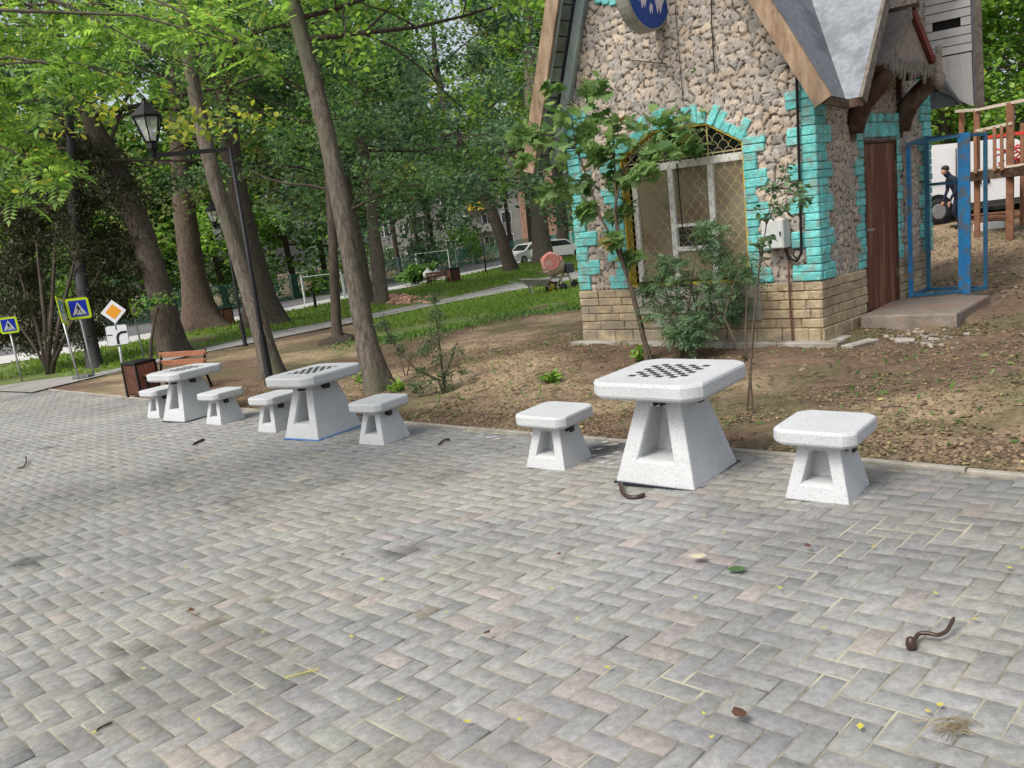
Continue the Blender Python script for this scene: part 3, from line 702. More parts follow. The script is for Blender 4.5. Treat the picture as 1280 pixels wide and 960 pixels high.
place(STOOL, 1, (276.5, 531.5), .20, .21, 'white concrete stool right of the chess table that stands before the bench', 0)
place(STOOL, 1, (199.5, 523.5), .20, .21, 'white concrete stool half hidden by the farthest chess table, beside the litter bin', 0)

# ================================================================== the stone kiosk
house = thing('stone_kiosk', 'small fairy tale kiosk of rubble stone with turquoise brick trim and steep roof', 'kiosk', HO)
hp = lambda mb, name, m, parent=None, **k: mb.build(name, m, parent or house, origin=HO, **k)
FR = lambda s, d, z: Hh(s, -d, z)          # on the front: along, proud, up
RI = lambda s, d, z: Hh(d, s, z)           # on the right side
BK = Hh
WIN = [(-2.66, .83), (-.86, .83), (-.86, 2.61), (-1.34, 2.90), (-2.12, 2.92), (-2.66, 2.62)]
def inpoly(x, y, poly):
    r = np.zeros(np.shape(x), bool); j = len(poly)-1
    for i in range(len(poly)):
        (xi, yi), (xj, yj) = poly[i], poly[j]
        r ^= ((yi > y) != (yj > y)) & (x < (xj-xi)*(y-yi)/(yj-yi+1e-12)+xi); j = i
    return r
def stone_wall(name, s0, s1, z0, z1, res, mp, mask, g, seed, ns=(.07, .35)):
    r = np.random.default_rng(seed); s = np.arange(s0, s1+res, res); z = np.arange(z0, z1+res, res); S, Z = np.meshgrid(s, z, indexing='ij')
    wS = S+.035*(fbm(S+50, Z+50, 6, 2, seed)-.5)*2; wZ = Z+.035*(fbm(S+90, Z+20, 6, 2, seed+3)-.5)*2
    nx, ny = int((s1-s0)/g)+8, int((z1-z0)/g)+8
    jx = r.uniform(.08, .92, (nx, ny)); jy = r.uniform(.08, .92, (nx, ny)); tint = r.uniform(size=(nx, ny)); t2 = r.uniform(size=(nx, ny)); hh = r.uniform(.4, 1, (nx, ny))
    X = (wS-s0)/g+3; Y = (wZ-z0)/g+3; xi = np.floor(X).astype(int); yi = np.floor(Y).astype(int)
    f1 = np.full(S.shape, 9.); f2 = np.full(S.shape, 9.); ti = np.zeros(S.shape); tj = np.zeros(S.shape); hi_ = np.zeros(S.shape); dx1 = np.zeros(S.shape)
    for a in range(-2, 3):
        for b in range(-2, 3):
            i = np.clip(xi+a, 0, nx-1); j = np.clip(yi+b, 0, ny-1); d = np.hypot(i+jx[i, j]-X, j+jy[i, j]-Y); n = d < f1
            f2 = np.where(n, f1, np.minimum(f2, d)); ti = np.where(n, tint[i, j], ti); tj = np.where(n, t2[i, j], tj); hi_ = np.where(n, hh[i, j], hi_); dx1 = np.where(n, (i+jx[i, j]-X)*(tint[i, j]-.5)+(j+jy[i, j]-Y)*(t2[i, j]-.5), dx1); f1 = np.where(n, d, f1)
    e = np.clip((f2-f1)/.20, 0, 1); dome = np.sqrt(1-(1-e)**2)
    D = .046*dome*(.55+.45*hi_)+.05*dx1*dome+.022*(fbm(S, Z, 14, 4, seed+5)-.5)
    base = np.array([.390, .340, .287])+(ti[..., None]-.5)*np.array([.10, .092, .085])+(tj[..., None]-.5)*np.array([.07, .02, -.03])
    mort = np.array([.030, .023, .019]); k = sst((e-.20)/.24)[..., None]; C = mort*(1-k)+base*k
    C = C*(.8+.4*fbm(S, Z, 9, 3, seed+9))[..., None]
    pts = HO+U*0; q = np.array(mp(S[..., None], D[..., None], Z[..., None])) if False else None
    dvec = np.array(mp(0, 1, 0))-np.array(mp(0, 0, 0)); svec = np.array(mp(1, 0, 0))-np.array(mp(0, 0, 0))
    p = np.array(mp(0, 0, 0))+svec*S[..., None]+dvec*D[..., None]+np.array([0, 0, 1.])*Z[..., None]
    idx = np.arange(S.size).reshape(S.shape); f = np.stack([idx[:-1, :-1], idx[1:, :-1], idx[1:, 1:], idx[:-1, 1:]], -1)
    cS = (S[:-1, :-1]+S[1:, 1:])/2; cZ = (Z[:-1, :-1]+Z[1:, 1:])/2; f = f[mask(cS, cZ)]
    return link(fast_mesh(name, p.reshape(-1, 3)-HO, f.reshape(-1, 4), C.reshape(-1, 3)), name, STONEM, house, True)
STONEM = attr_mat('rubble_stone_wall', rough=.95, nscale=30, namt=.35, bump=.9, bscale=55, spec=.15)
ZL = lambda a: 2.65+3.04*(a+3.85)-.12; ZR = lambda a: 2.95-1.83*(a-.37)-.12
stone_wall('front_wall', -3.49, 0, .78, 7.2, .019, FR, lambda s, z: (z < ZL(s)) & (z < ZR(s)) & ~inpoly(s, z, WIN), .108, 3)
ZA = lambda b: 2.95+1.63*(b+.05)-.1; ZB = lambda b: np.where(b > 3.4, 9, 5.9-(b-1.75)*.5)
stone_wall('side_wall', 0, 3.36, .78, 5.9, .019, RI, lambda s, z: (z < ZA(s)) & (z < ZB(s)) & ~((s > 1.24) & (s < 2.24) & (z < 2.46)), .095, 8)
bw = MB()                                  # the hidden back and left walls
bw.box(-3.46, -3.38, .02, 3.36, -.3, 3.2, BK); bw.box(-3.46, -.02, 3.28, 3.34, -.3, 5.2, BK)
hp(bw, 'rear_wall', CONC)
ln = MB(); ln.box(-3.4, -.1, .62, .66, .0, 3.4, BK); ln.box(-.66, -.62, .7, 3.2, 0, 3.2, BK); hp(ln, 'light_blocker', mat('blocker_dark', (.02, .019, .017), (.03, .028, .025), rough=.9))  # dark sheets added inside the kiosk to block light behind the window
# plinth of rough tan blocks
PLM = mat('tan_plinth_stone', (.29, .225, .14), (.43, .35, .23), scale=7, rough=.95, bump=1.0, bscale=20, c3=(.24, .205, .155), s3=2.2, island=.12)
TEALM = mat('turquoise_brick', (.105, .40, .38), (.20, .57, .55), scale=13, rough=.9, bump=1.0, bscale=20, c3=(.20, .34, .31), s3=8, island=.17, spec=.12)
def plinth(mp, s0, s1, gap=None):
    mb = MB(); z = 0.0; row = 0
    for h in (.20, .125, .115, .12, .115, .115):
        s = s0-random.uniform(0, .2)
        while s < s1:
            L = random.uniform(.22, .42)*(1.3 if row == 0 else 1); a, b = max(s, s0), min(s+L, s1)
            s += L
            if gap and b > gap[0] and a < gap[1]:
                if a < gap[0]: b = gap[0]
                elif b > gap[1]: a = gap[1]
                else: continue
            if b-a < .03: continue
            d = .055+random.uniform(0, .018)+.02*(row == 0)
            mb.bbox(a+.003, b-.003, -.05, d, z+.003, z+h-.003, .012, mp, .004)
        z += h; row += 1
    return mb
hp(plinth(FR, -3.54, .05), 'plinth', PLM); hp(plinth(RI, -.06, 1.22), 'plinth', PLM); hp(plinth(RI, 2.26, 3.40), 'plinth', PLM)
mo = MB(); mo.box(-3.51, .03, -.1, .045, -.25, .785, FR); mo.box(0.03, 1.22, -.1, .045, -.25, .785, RI)
hp(MB().box(2.26, 3.38, -.1, .045, -.25, .785, RI), 'plinth_mortar', mat('mortar', (.13, .10, .07), (.20, .16, .115), rough=1))
hp(mo, 'plinth_mortar', mat('mortar', (.13, .10, .07), (.20, .16, .115), rough=1))
lb = MB(); s = -3.66
while s < .1:
    L = random.uniform(.7, 1.3); lb.bbox(s, min(s+L, .32)-.006, .05, .21+random.uniform(0, .02), -.25, .045, .012, FR, .006); s += L
lb.bbox(-.2, 1.0, .06, .2, -.25, .03, .012, RI, .006); hp(lb, 'footing', CONC)
cp = MB(); cp.bbox(-2.55, -1.62, .03, .092, .42, .80, .01, FR, .012); cp.bbox(-1.60, -.72, .03, .088, .30, .805, .01, FR, .012); cp.bbox(-2.3, -1.7, .03, .088, .25, .41, .01, FR, .01)
hp(cp, 'concrete_patch', CONC)
# turquoise brickwork
def tb(mb, a, b, z0, z1, mp, d=.066):
    mb.bbox(a+.002, b-.002, -.03, d+random.uniform(-.008, .008), z0+.002, z1-.002, .012, mp, .004)
q1 = MB(); q2 = MB(); k = 0; z = .80
while z < 3.22:
    h = random.uniform(.095, .115); big = (k//2) % 2 == 0
    tb(q1, -.29 if big else -.11, .075, z, z+h, FR); tb(q2, .002, .33 if big else .20, z, z+h, RI, .078)
    z += h; k += 1
hp(q1, 'corner_quoin', TEALM); hp(q2, 'corner_quoin', TEALM)
q3 = MB(); k = 0; z = .80
while z < 3.3:
    h = random.uniform(.095, .115); big = (k//2) % 2 == 1; tb(q3, -3.53, -3.14 if big else -3.32, z, z+h, FR); z += h; k += 1
hp(q3, 'corner_quoin', TEALM)
q4 = MB(); k = 0; z = .80
while z < 2.62:
    h = random.uniform(.095, .115); big = (k//2) % 2 == 0
    tb(q4, -.86, (-.55 if big else -.69)+random.uniform(-.03, .03), z, z+h, FR); tb(q4, (-2.98 if big else -2.86)+random.uniform(-.03, .03), -2.66, z, z+h, FR); z += h; k += 1
AR = [(-2.66, 2.62), (-2.12, 2.92), (-1.34, 2.90), (-.86, 2.61)]
for (p, q) in zip(AR, AR[1:]):
    p = np.array(p); q = np.array(q); L = np.linalg.norm(q-p); n = max(3, int(round(L/.11))); d = (q-p)/L; no = np.array([-d[1], d[0]])
    for i in range(n):
        e = (.25 if (i//2) % 2 == 0 else .14)+random.uniform(-.02, .02)
        def mp2(s, dd, zz, p=p, d=d, no=no): w = p+d*s+no*zz; return FR(w[0], dd, w[1])
        q4.bbox(L*i/n+.002, L*(i+1)/n-.002, -.03, .066+random.uniform(-.01, .01), .0, e, .012, mp2, .004)
for (a, b) in ((-.87, 2.66), (-2.66, 2.67)): tb(q4, a-.07, a+.08, b, b+.13, FR)
hp(q4, 'window_surround', TEALM)
q5 = MB(); k = 0; z = .80
while z < 2.48:
    h = random.uniform(.095, .115); big = (k//2) % 2 == 0
    tb(q5, 1.02 if big else 1.10, 1.235, z, z+h, RI); tb(q5, 2.245, 2.42 if big else 2.34, z, z+h, RI); z += h; k += 1
for i in range(9): tb(q5, 1.20+i*.12, 1.32+i*.12, 2.49, 2.68, RI, .09)
for i in (0, 2, 4, 6, 8): tb(q5, 1.20+i*.12, 1.32+i*.12, 2.685, 2.80, RI, .09)
hp(q5, 'door_surround', TEALM)
q6 = MB(); k = 0; z = .80
while z < 3.3:
    h = random.uniform(.095, .115); tb(q6, 3.06 if (k//2) % 2 else 3.16, 3.40, z, z+h, RI, .09); z += h; k += 1
hp(q6, 'corner_quoin', TEALM)
# turquoise patch high on the gable
q7 = MB()
for i in range(9):
    for j in range(5): tb(q7, -2.83+i*.11, -2.72+i*.11, 4.55+j*.1+random.uniform(0, .03)+abs(i-4)*.03, 4.66+j*.1+abs(i-4)*.03, FR, .07)
hp(q7, 'gable_ornament', TEALM)
# window
wi = MB()
def fbar(mb, a0, z0, a1, z1, w, d0, d1):
    p = np.array([a0, z0]); q = np.array([a1, z1]); L = np.linalg.norm(q-p); d = (q-p)/L; no = np.array([-d[1], d[0]])
    mb.box(0, L, d0, d1, -w/2, w/2, lambda s, dd, zz: FR(*(p+d*s+no*zz)[:1], dd, (p+d*s+no*zz)[1]))
for (p, q) in zip(WIN, WIN[1:]+WIN[:1]): fbar(wi, *p, *q, .034, -.10, .045)
win = hp(wi, 'window', YELLOW)
wf = MB()
for a in (-2.57, -2.00, -1.415): fbar(wf, a, .87, a, 2.40, .075, -.16, -.10)
fbar(wf, -2.62, 2.44, -.88, 2.44, .10, -.165, -.098); fbar(wf, -.915, .87, -.915, 2.40, .05, -.16, -.10); fbar(wf, -2.0, 1.30, -1.4, 1.30, .06, -.16, -.101); fbar(wf, -2.0, 1.62, -1.4, 1.62, .04, -.16, -.101)
hp(wf, 'window_frame', WHITEF, win)
PANE = mat('curtained_pane', (.19, .16, .11), (.26, .225, .16), scale=2.5, rough=.12, spec=.6, c3=(.17, .12, .08), s3=1.6)
pn = MB(); pn.box(-2.62, -2.04, -.155, -.14, .87, 2.39, FR); pn.box(-1.38, -.9, -.155, -.14, .87, 2.39, FR); pn.box(-1.96, -1.45, -.155, -.14, 1.64, 2.39, FR); pn.box(-1.96, -1.45, -.155, -.14, .87, 1.27, FR)
hp(pn, 'pane', PANE, win)
hp(MB().box(-1.96, -1.45, -.2, -.17, 1.33, 1.6, FR), 'dark_pane', GLASSD, win); hp(MB().box(-2.6, -.9, -.2, -.17, 2.48, 2.88, FR), 'dark_pane', GLASSD, win)
gl = MB(); cw = .145; row = 0; z = .87
while z < 2.9:                                   # fish scale grille
    for i in range(-1, 15):
        c = -2.66+i*cw+(cw/2 if row % 2 else 0); pts = []
        for k in range(7):
            t = math.pi*k/6; a, zz = c-cw/2*math.cos(t), z+cw*.62*math.sin(t); pts.append((a, zz))
        ok = inpoly(np.array([p[0] for p in pts]), np.array([p[1] for p in pts]), WIN)
        seg = [FR(a, .015, zz) for (a, zz), o in zip(pts, ok) if o]
        if len(seg) > 2: gl.tube(seg, .0035, 4)
    z += cw*.62; row += 1
for a in (-2.2, -1.35): fbar(gl, a, 2.42, a, 2.88, .014, .008, .02)
fbar(gl, -2.62, 2.52, -.88, 2.52, .016, .008, .022)
hp(gl, 'grille', GRILLE, win)
# door
dm = MB()
for i in range(7): dm.bbox(1.255+i*.139, 1.255+i*.139+.137, -.10, .035, .20, 2.42, .005, RI)
door = hp(dm, 'door', DOORM)
df = MB(); df.box(1.225, 1.255, -.12, .06, .16, 2.46, RI); df.box(2.228, 2.258, -.12, .06, .16, 2.46, RI); df.box(1.257, 2.226, -.12, .06, 2.424, 2.46, RI); hp(df, 'door_frame', WOODD)
hd = MB(); hd.box(1.31, 1.35, .035, .09, 1.28, 1.31, RI); hd.box(1.31, 1.43, .075, .092, 1.287, 1.303, RI); hp(hd, 'handle', STEEL, door)
# roof: a steep cross gable in silver sheet
rf = MB()
def slope(mb, pts, th=.03):
    p = [Hh(*q) for q in pts]; n = nrmz(np.cross(p[1]-p[0], p[2]-p[0])); n = n if n[2] > 0 else -n
    mb.loops([[x for x in p], [x+n*th for x in p]])
zr = lambda a: 2.95-1.83*(a-.37)
Vt = (-1.245, 1.75, zr(-1.245))
slope(rf, [(.38, -.5, zr(.38)), (.42, -.05, zr(.42)), Vt, (-2.22, 1.75, zr(-2.22)), (-2.22, -.5, zr(-2.22))])
slope(rf, [(.42, 3.55, zr(.42)), (.42, 4.0, zr(.42)), (-2.22, 4.0, zr(-2.22)), (-2.22, 1.75, zr(-2.22)), Vt])
slope(rf, [(.42, -.05, zr(.42)), (.60, -.05, zr(.42)), (.60, 1.75, Vt[2]), Vt])
slope(rf, [(-.35, 3.62, zr(.42)), (.60, 3.62, zr(.42)), (.60, 3.42, 4.9), (-.35, 3.42, 4.9)]); slope(rf, [(-1.0, 3.42, 4.9), (.60, 3.42, 4.9), (.60, 1.75, Vt[2]), (-1.2, 1.75, Vt[2])])
slope(rf, [(-3.87, -.5, 2.65), (-2.22, -.5, 7.68), (-2.22, 4, 7.68), (-3.87, 4, 2.65)])
roof = hp(rf, 'roof', SHEET)
bb = MB()
def bboard(mb, p, q, w, t0=.045, nb=None):
    p, q = Hh(*p), Hh(*q); mb.bar(p, q, t0, w, upv=(0, 0, 1))
bboard(bb, (.40, -.53, 2.88), (-2.22, -.53, 7.66), .21); hp(bb, 'bargeboard', WOODB, roof)
bb = MB(); bboard(bb, (-3.83, -.53, 2.60), (-2.22, -.53, 7.56), .21, .05); hp(bb, 'bargeboard', WOODB, roof)
bb = MB(); bboard(bb, (.635, -.10, 2.86), (.635, 1.75, 5.87), .13); hp(bb, 'bargeboard', WOODG, roof)
bb = MB(); bboard(bb, (.635, 3.66, 2.78), (.635, 3.47, 4.9), .12); hp(bb, 'bargeboard', WOODG, roof)
ed = MB(); ed.bar(Hh(.40, -.52, 2.90), Hh(.46, -.07, 2.84), .05, .10); ed.bar(Hh(.42, -.07, 2.85), Hh(.63, -.07, 2.85), .05, .10); hp(ed, 'eave_board', WOODD, roof)
# undersides: old green boards and a strip of block lining at the left, pale boards at the far right
so = MB(); n_ = 26
for i in range(n_):
    t0, t1 = i/n_, (i+1)/n_-.004
    f = lambda t, b, o=.03: (-3.87+1.65*t+o, b, 2.65+5.03*t-.02)
    so.hexa([Hh(*f(t0, -.44)), Hh(*f(t0, -.16)), Hh(*f(t0, -.16, .055)), Hh(*f(t0, -.44, .055)), Hh(*f(t1, -.44)), Hh(*f(t1, -.16)), Hh(*f(t1, -.16, .055)), Hh(*f(t1, -.44, .055))])
hp(so, 'soffit', mat('grey_green_blocks', (.15, .17, .14), (.24, .26, .22), scale=8, rough=.9, island=.25), roof)
s2 = MB(); bboard(s2, (-3.70, -.10, 2.66), (-2.10, -.10, 7.50), .14, .09); bboard(s2, (-3.76, -.47, 2.60), (-2.16, -.47, 7.50), .07, .03); hp(s2, 'soffit_board', SOFFIT, roof)
sd = MB()
for i in range(16):
    z0 = 2.98+i*.118
    if 8 == i:
        sd.box(.47, .595, bz(z0)-.055, bz(z0)-.035, z0, z0+.108, BK); continue
    bz = lambda z: 3.60-.098*(z-2.86)-.01
    if i < 5: continue
    sd.box(.0, .595, bz(z0)-.055, bz(z0)-.035, z0, z0+.108, BK)
sd.box(.0, .10, 3.43, 3.45, 2.98+8*.118, 2.98+9*.118, BK)
for i in range(4): sd.hexa([Hh(*q) for q in [(.0+i*.148, 3.535, 2.90+.1*(3-i)), (.145+i*.148, 3.535, 2.90+.1*(2.1-i)), (.145+i*.148, 3.555, 2.90+.1*(2.1-i)), (.0+i*.148, 3.555, 2.90+.1*(3-i)), (.0+i*.148, 3.468, 3.55), (.145+i*.148, 3.468, 3.55), (.145+i*.148, 3.488, 3.55), (.0+i*.148, 3.488, 3.55)]])
hp(sd, 'siding', SIDING, roof)
bs = MB(); bs.hexa([Hh(*q) for q in [(.02, 3.575, 3.1), (.58, 3.575, 3.1), (.58, 3.582, 3.1), (.02, 3.582, 3.1), (.02, 3.395, 4.9), (.58, 3.395, 4.9), (.58, 3.402, 4.9), (.02, 3.402, 4.9)]]); hp(bs, 'siding_backing', BLACK, roof)
CB = lambda a, b, z: Hh(a*.84, b-.02, z-.03)
# porch canopy
can = hp(MB().hexa([CB(*q) for q in [(.02, .92, 3.32), (.60, .92, 3.32), (.60, 1.70, 4.02), (.02, 1.70, 4.02), (.02, .89, 3.355), (.60, .89, 3.355), (.60, 1.67, 4.055), (.02, 1.67, 4.055)]])
         .hexa([CB(*q) for q in [(.02, 2.42, 3.32), (.60, 2.42, 3.32), (.60, 1.70, 4.02), (.02, 1.70, 4.02), (.02, 2.45, 3.355), (.60, 2.45, 3.355), (.60, 1.71, 4.06), (.02, 1.71, 4.06)]]), 'porch_canopy', PANEL)
hp(MB().bar(CB(0, 1.69, 4.07), CB(.70, 1.69, 4.07), .07, .05), 'canopy_ridge', WOODD, can); hp(MB().bar(CB(.0, .93, 3.30), CB(.62, .93, 3.30), .05, .07), 'canopy_eave', WOODD, can)
hp(MB().loops([[CB(.545, *q) for q in [(1.02, 3.34), (2.34, 3.34), (1.69, 3.96)]], [CB(.565, *q) for q in [(1.02, 3.34), (2.34, 3.34), (1.69, 3.96)]]]), 'gable_board', PINKP, can)
wv = []; wv2 = []
for i in range(15):
    t = i/14; b = 1.69-.80*t; z = 4.04-.76*t; o = .035*math.sin(t*15); wv.append((b-.035+o*.7, z+.02+o*.4)); wv2.append((b+.05+o*.3, z-.075+o*.3))
ring_ = wv+wv2[::-1]
wb = MB()
for i in range(14): wb.hexa([CB(.57, *wv[i]), CB(.61, *wv[i]), CB(.61, *wv2[i]), CB(.57, *wv2[i]), CB(.57, *wv[i+1]), CB(.61, *wv[i+1]), CB(.61, *wv2[i+1]), CB(.57, *wv2[i+1])])
hp(wb, 'carved_barge', WOODG, can)
hp(MB().bar(CB(.60, 1.71, 4.03), CB(.60, 2.44, 3.34), .05, .10), 'red_barge', mat('dark_red_board', (.10, .02, .015), (.16, .035, .025), rough=.7), can)
fr = MB(); n = 13
for i in range(n):
    b0 = .98+i*.108; lo = 3.22+.045*math.sin(i*1.9)-.03*(i % 2); fr.loops([[CB(.60, *q) for q in [(b0, 3.40+.03*math.sin(i)), (b0+.108, 3.40+.03*math.sin(i+1)), (b0+.10, 3.27), (b0+.054, lo-.02), (b0+.008, 3.27)]], [CB(.64, *q) for q in [(b0, 3.40+.03*math.sin(i)), (b0+.108, 3.40+.03*math.sin(i+1)), (b0+.10, 3.27), (b0+.054, lo-.02), (b0+.008, 3.27)]]])
hp(fr, 'scalloped_fringe', WOODG, can)
for b in (.97, 2.40):
    pts = [CB(.10, b, 2.58), CB(.13, b, 2.76), CB(.22, b, 2.93), CB(.36, b, 3.05), CB(.50, b, 3.15), CB(.62, b, 3.25)]
    hp(MB().tube(pts, [.10, .125, .13, .125, .12, .10], 10), 'bracket', WOODD, can, smooth=True)
    hp(MB().bar(CB(.05, b, 2.50), CB(.05, b, 3.32), .09, .09).bar(CB(.02, b, 3.28), CB(.6, b, 3.28), .08, .07), 'bracket_post', WOODD, can)
hp(MB().tube([CB(.66, 2.40, 3.06), CB(.66, 2.40, 3.12), CB(.66, 2.40, 3.22), CB(.66, 2.40, 3.28), CB(.66, 2.40, 3.62)], [.05, .085, .085, .05, .04], 10), 'finial_log', WOODG, can, smooth=True)
# round sign high on the gable
c0 = at(804, -10, depth_of(FR(-2.12, .62, 4.6))); sg = thing('round_sign', 'round blue sign with lilac figures standing out from the stone gable above the window', 'sign', c0)
SN = np.array([math.cos(R(-46)), math.sin(R(-46)), 0]); SX = np.array([-SN[1], SN[0], 0])
SPt = lambda x, d, z: c0+SX*x+SN*d+np.array([0, 0, z])
def disc(mb, r, d0, d1, n=40):
    l = lambda rr, d: [SPt(rr*math.cos(2*math.pi*i/n), d, rr*math.sin(2*math.pi*i/n)) for i in range(n)]
    mb.loops([l(r, d0), l(r, d1-.01), l(r-.012, d1)]); return mb
disc(MB(), .49, -.09, .09).build('sign_case', SIGNRIM, sg, origin=c0); disc(MB(), .455, .091, .097).build('sign_face', ROUNDB, sg, origin=c0)
[MB().bar(SPt(.40, .0, z_), SPt(.75, 0, z_), .04).build('wall_bracket', BLACK, sg, origin=c0) for z_ in (.2, -.2)]
def blob(pts): return [[SPt(x*.82, d, z*.82+.06) for x, z in pts] for d in (.098, .102)]
fig = MB()
for pts in ([(-.34, -.10), (-.30, -.26), (-.26, -.22), (-.23, -.36), (-.19, -.28), (-.16, -.34), (-.10, -.22), (-.15, -.02), (-.20, .18), (-.32, .15)], [(.10, -.05), (.13, -.24), (.17, -.40), (.21, -.30), (.25, -.40), (.30, -.28), (.36, -.20), (.38, .05), (.33, .22), (.14, .2)], [(-.04, -.34), (-.02, -.42), (0, -.34), (.03, -.42), (.05, -.30), (.0, -.26)]):
    fig.loops(blob(pts))
fig.build('sign_figures', LILAC, sg, origin=c0)
# electrical box, cables
c1 = FR(-.43, .14, 1.42); eb = thing('electrical_box', 'small grey metal electrical box on the stone wall right of the window', 'electrical box', c1)
e1 = MB().bbox(-.57, -.29, .06, .24, 1.24, 1.60, .01, FR).build('cabinet', BOXG, eb, origin=c1); MB().box(-.555, -.305, .241, .246, 1.255, 1.585, FR).build('cabinet_door', BOXG, eb, origin=c1)
MB().box(-.33, -.315, .247, .26, 1.40, 1.45, FR).build('lock', BLACK, eb, origin=c1)
c2 = FR(-.10, .1, 2); cb = MB(); cb.tube([FR(-.10, .11, 3.55), FR(-.115, .11, 2.6), FR(-.13, .11, 1.6), FR(-.14, .11, 1.15), FR(-.20, .115, 1.06), FR(-.30, .11, 1.10), FR(-.34, .11, 1.23)], .018, 6); cb.tube([FR(-.22, .11, 1.22), FR(-.24, .12, 1.14), FR(-.2, .11, 1.09)], .012, 6)
tag(cb.build('power_cable', BLACK, None), 'thick black cable down the turquoise corner and into the electrical box', 'cable')
tag(MB().tube([FR(-.31, .10, 1.24), FR(-.315, .11, .6), FR(-.30, .11, .02)], .014, 6).build('ground_conduit', mat('rusty_conduit', (.09, .04, .025), (.15, .08, .05), rough=.8), None), 'thin rusty conduit from the electrical box down to the footing', 'conduit')
tag(MB().tube([FR(-1.05, .07, 5.3), FR(-1.12, .07, 4.7), FR(-1.16, .07, 4.1), FR(-1.16, .07, 3.5)], .008, 5).build('thin_wire', BLACK, None), 'thin black wire hanging down the stone gable right of the round sign', 'wire')
tag(MB().tube([FR(-1.62, .07, 5.0), FR(-1.64, .07, 4.3), FR(-1.62, .07, 3.2)], .005, 5).build('thin_wire', BLACK, None), 'very thin wire on the gable just below the right side of the round sign', 'wire')
tag(MB().tube([FR(-2.35, .075, 3.88), FR(-2.0, .08, 3.78), FR(-1.82, .075, 3.73)], .008, 5).build('bare_twig', STEM, None), 'short dark rod lying across the stones under the round sign', 'rod')
tag(MB().tube([FR(-1.80, .03, 2.45), FR(-1.79, .03, 1.9), FR(-1.78, .03, 1.5)], .009, 5).build('window_cable', BLACK, None), 'black cable hanging in front of the middle window pane', 'cable')
# porch slab
ps = [np.array([*c, 0]) for c in []]
def gp(x, y, z):
    d = ray(x, y); t = (z-HC)/d[2]; return CAM+d*t
pc_ = [gp(1076, 395, .22), gp(1196, 392, .22), gp(1237, 369, .22), gp(1130, 369, .22)]
ctr = sum(pc_)/4; st = MB(); 
def shr(k, dz): return [ctr+(p-ctr)*k+np.array([0, 0, dz]) for p in pc_]
st.loops([shr(1.01, -.6), shr(1.0, -.02), shr(.985, 0)])
slab_o = st.build('porch_slab', SLABC, None, origin=ctr); slab_o.location = tuple(ctr); tag(slab_o, 'low worn concrete step in front of the brown kiosk door', 'step')
# rubble by the step
rb = MB()
for _ in range(48):
    p = G(random.gauss(1158, 24), random.gauss(421, 5.5)); q = random.uniform(.015, .055)
    v = [(p[0]+q*math.sin(a)*math.cos(b)*random.uniform(.7, 1.1), p[1]+q*math.sin(a)*math.sin(b)*random.uniform(.7, 1.1), p[2]+.01+q*.6*math.cos(a)) for a in (.7, 1.6, 2.5) for b in (0, 1.25, 2.5, 3.77, 5.0)]
    rb.add(v, [(i*5+k, i*5+(k+1) % 5, (i+1)*5+(k+1) % 5, (i+1)*5+k) for i in range(2) for k in range(5)]+[(4, 3, 2, 1, 0), (10, 11, 12, 13, 14)])
tag(rb.build('rubble_heap', RUBBLE), 'scattered pale stone rubble on the soil before the concrete step', 'rubble', kind='stuff')
for (x, y, w_, h_, r_, lab) in [(1075, 430, .5, .16, .5, 'flat grey concrete offcut lying beside the kiosk footing'), (1131, 428, .22, .14, -.4, 'small pale stone block among the rubble by the step')]:
    p = G(x, y); o = MB().bbox(-w_/2, w_/2, -h_/2, h_/2, -.02, .05, .012, None, .01).build('stone_block', CONC); o.location = tuple(p); o.rotation_euler = (0, .03, r_); tag(o, lab, 'block')

# ================================================================== street furniture
def make_lamp():
    t = thing('street_lamp', 'lamp', 'street lamp', group='black lantern street lamps')
    MB().lathe([(.10, -.05), (.10, .06), (.075, .10), (.06, .85), (.052, .88), (.042, .95), (.038, 4.18)], 12).build('pole', BLACK, t, True)
    MB().box(-1.28, .04, -.03, .03, 4.12, 4.19).build('arm', BLACK, t)
    x = -1.24; q = lambda r, z: [(x+r*math.cos(math.pi/6+math.pi/3*i), r*math.sin(math.pi/6+math.pi/3*i), z) for i in range(6)]
    l = MB().loops([q(.05, 4.16), q(.06, 4.22), q(.10, 4.28), q(.085, 4.36), q(.11, 4.39)]).build('lantern', BLACK, t)
    MB().loops([q(.10, 4.40), q(.225, 4.78)], False).build('lantern_glass', LGLASS, l)
    f = MB()
    for a, b in zip(q(.105, 4.39), q(.235, 4.78)): f.bar(a, b, .022)
    f.loops([q(.245, 4.77), q(.27, 4.79), q(.27, 4.81), q(.17, 4.90), q(.08, 4.98), q(.05, 5.0), q(.03, 5.05), q(.035, 5.08), q(.005, 5.12)]); f.build('lantern_cap', BLACK, l)
    MB().lathe([(.035, 4.39), (.035, 4.46), (.055, 4.52), (.06, 4.58), (.03, 4.63), (.005, 4.65)], 10, (x, 0, 0)).build('lamp_bulb', mat('milky_bulb', (.7, .7, .66), (.75, .75, .7), rough=.3), l, True)
    return t
lamp = make_lamp(); p = P(338, 480); lamp.location = tuple(p); lamp.rotation_euler = (0, 0, R(12)); lamp.scale = (1.045,)*3; lamp['label'] = 'tall black street lamp with lantern on a side arm, behind the stools'
l2 = dup(lamp); p = P(307, 433); l2.location = tuple(p); l2.scale = (.86, .86, .86); l2.rotation_euler = (0, 0, R(-58)); l2['label'] = 'smaller looking black street lamp farther back at the edge of the grey footpath'

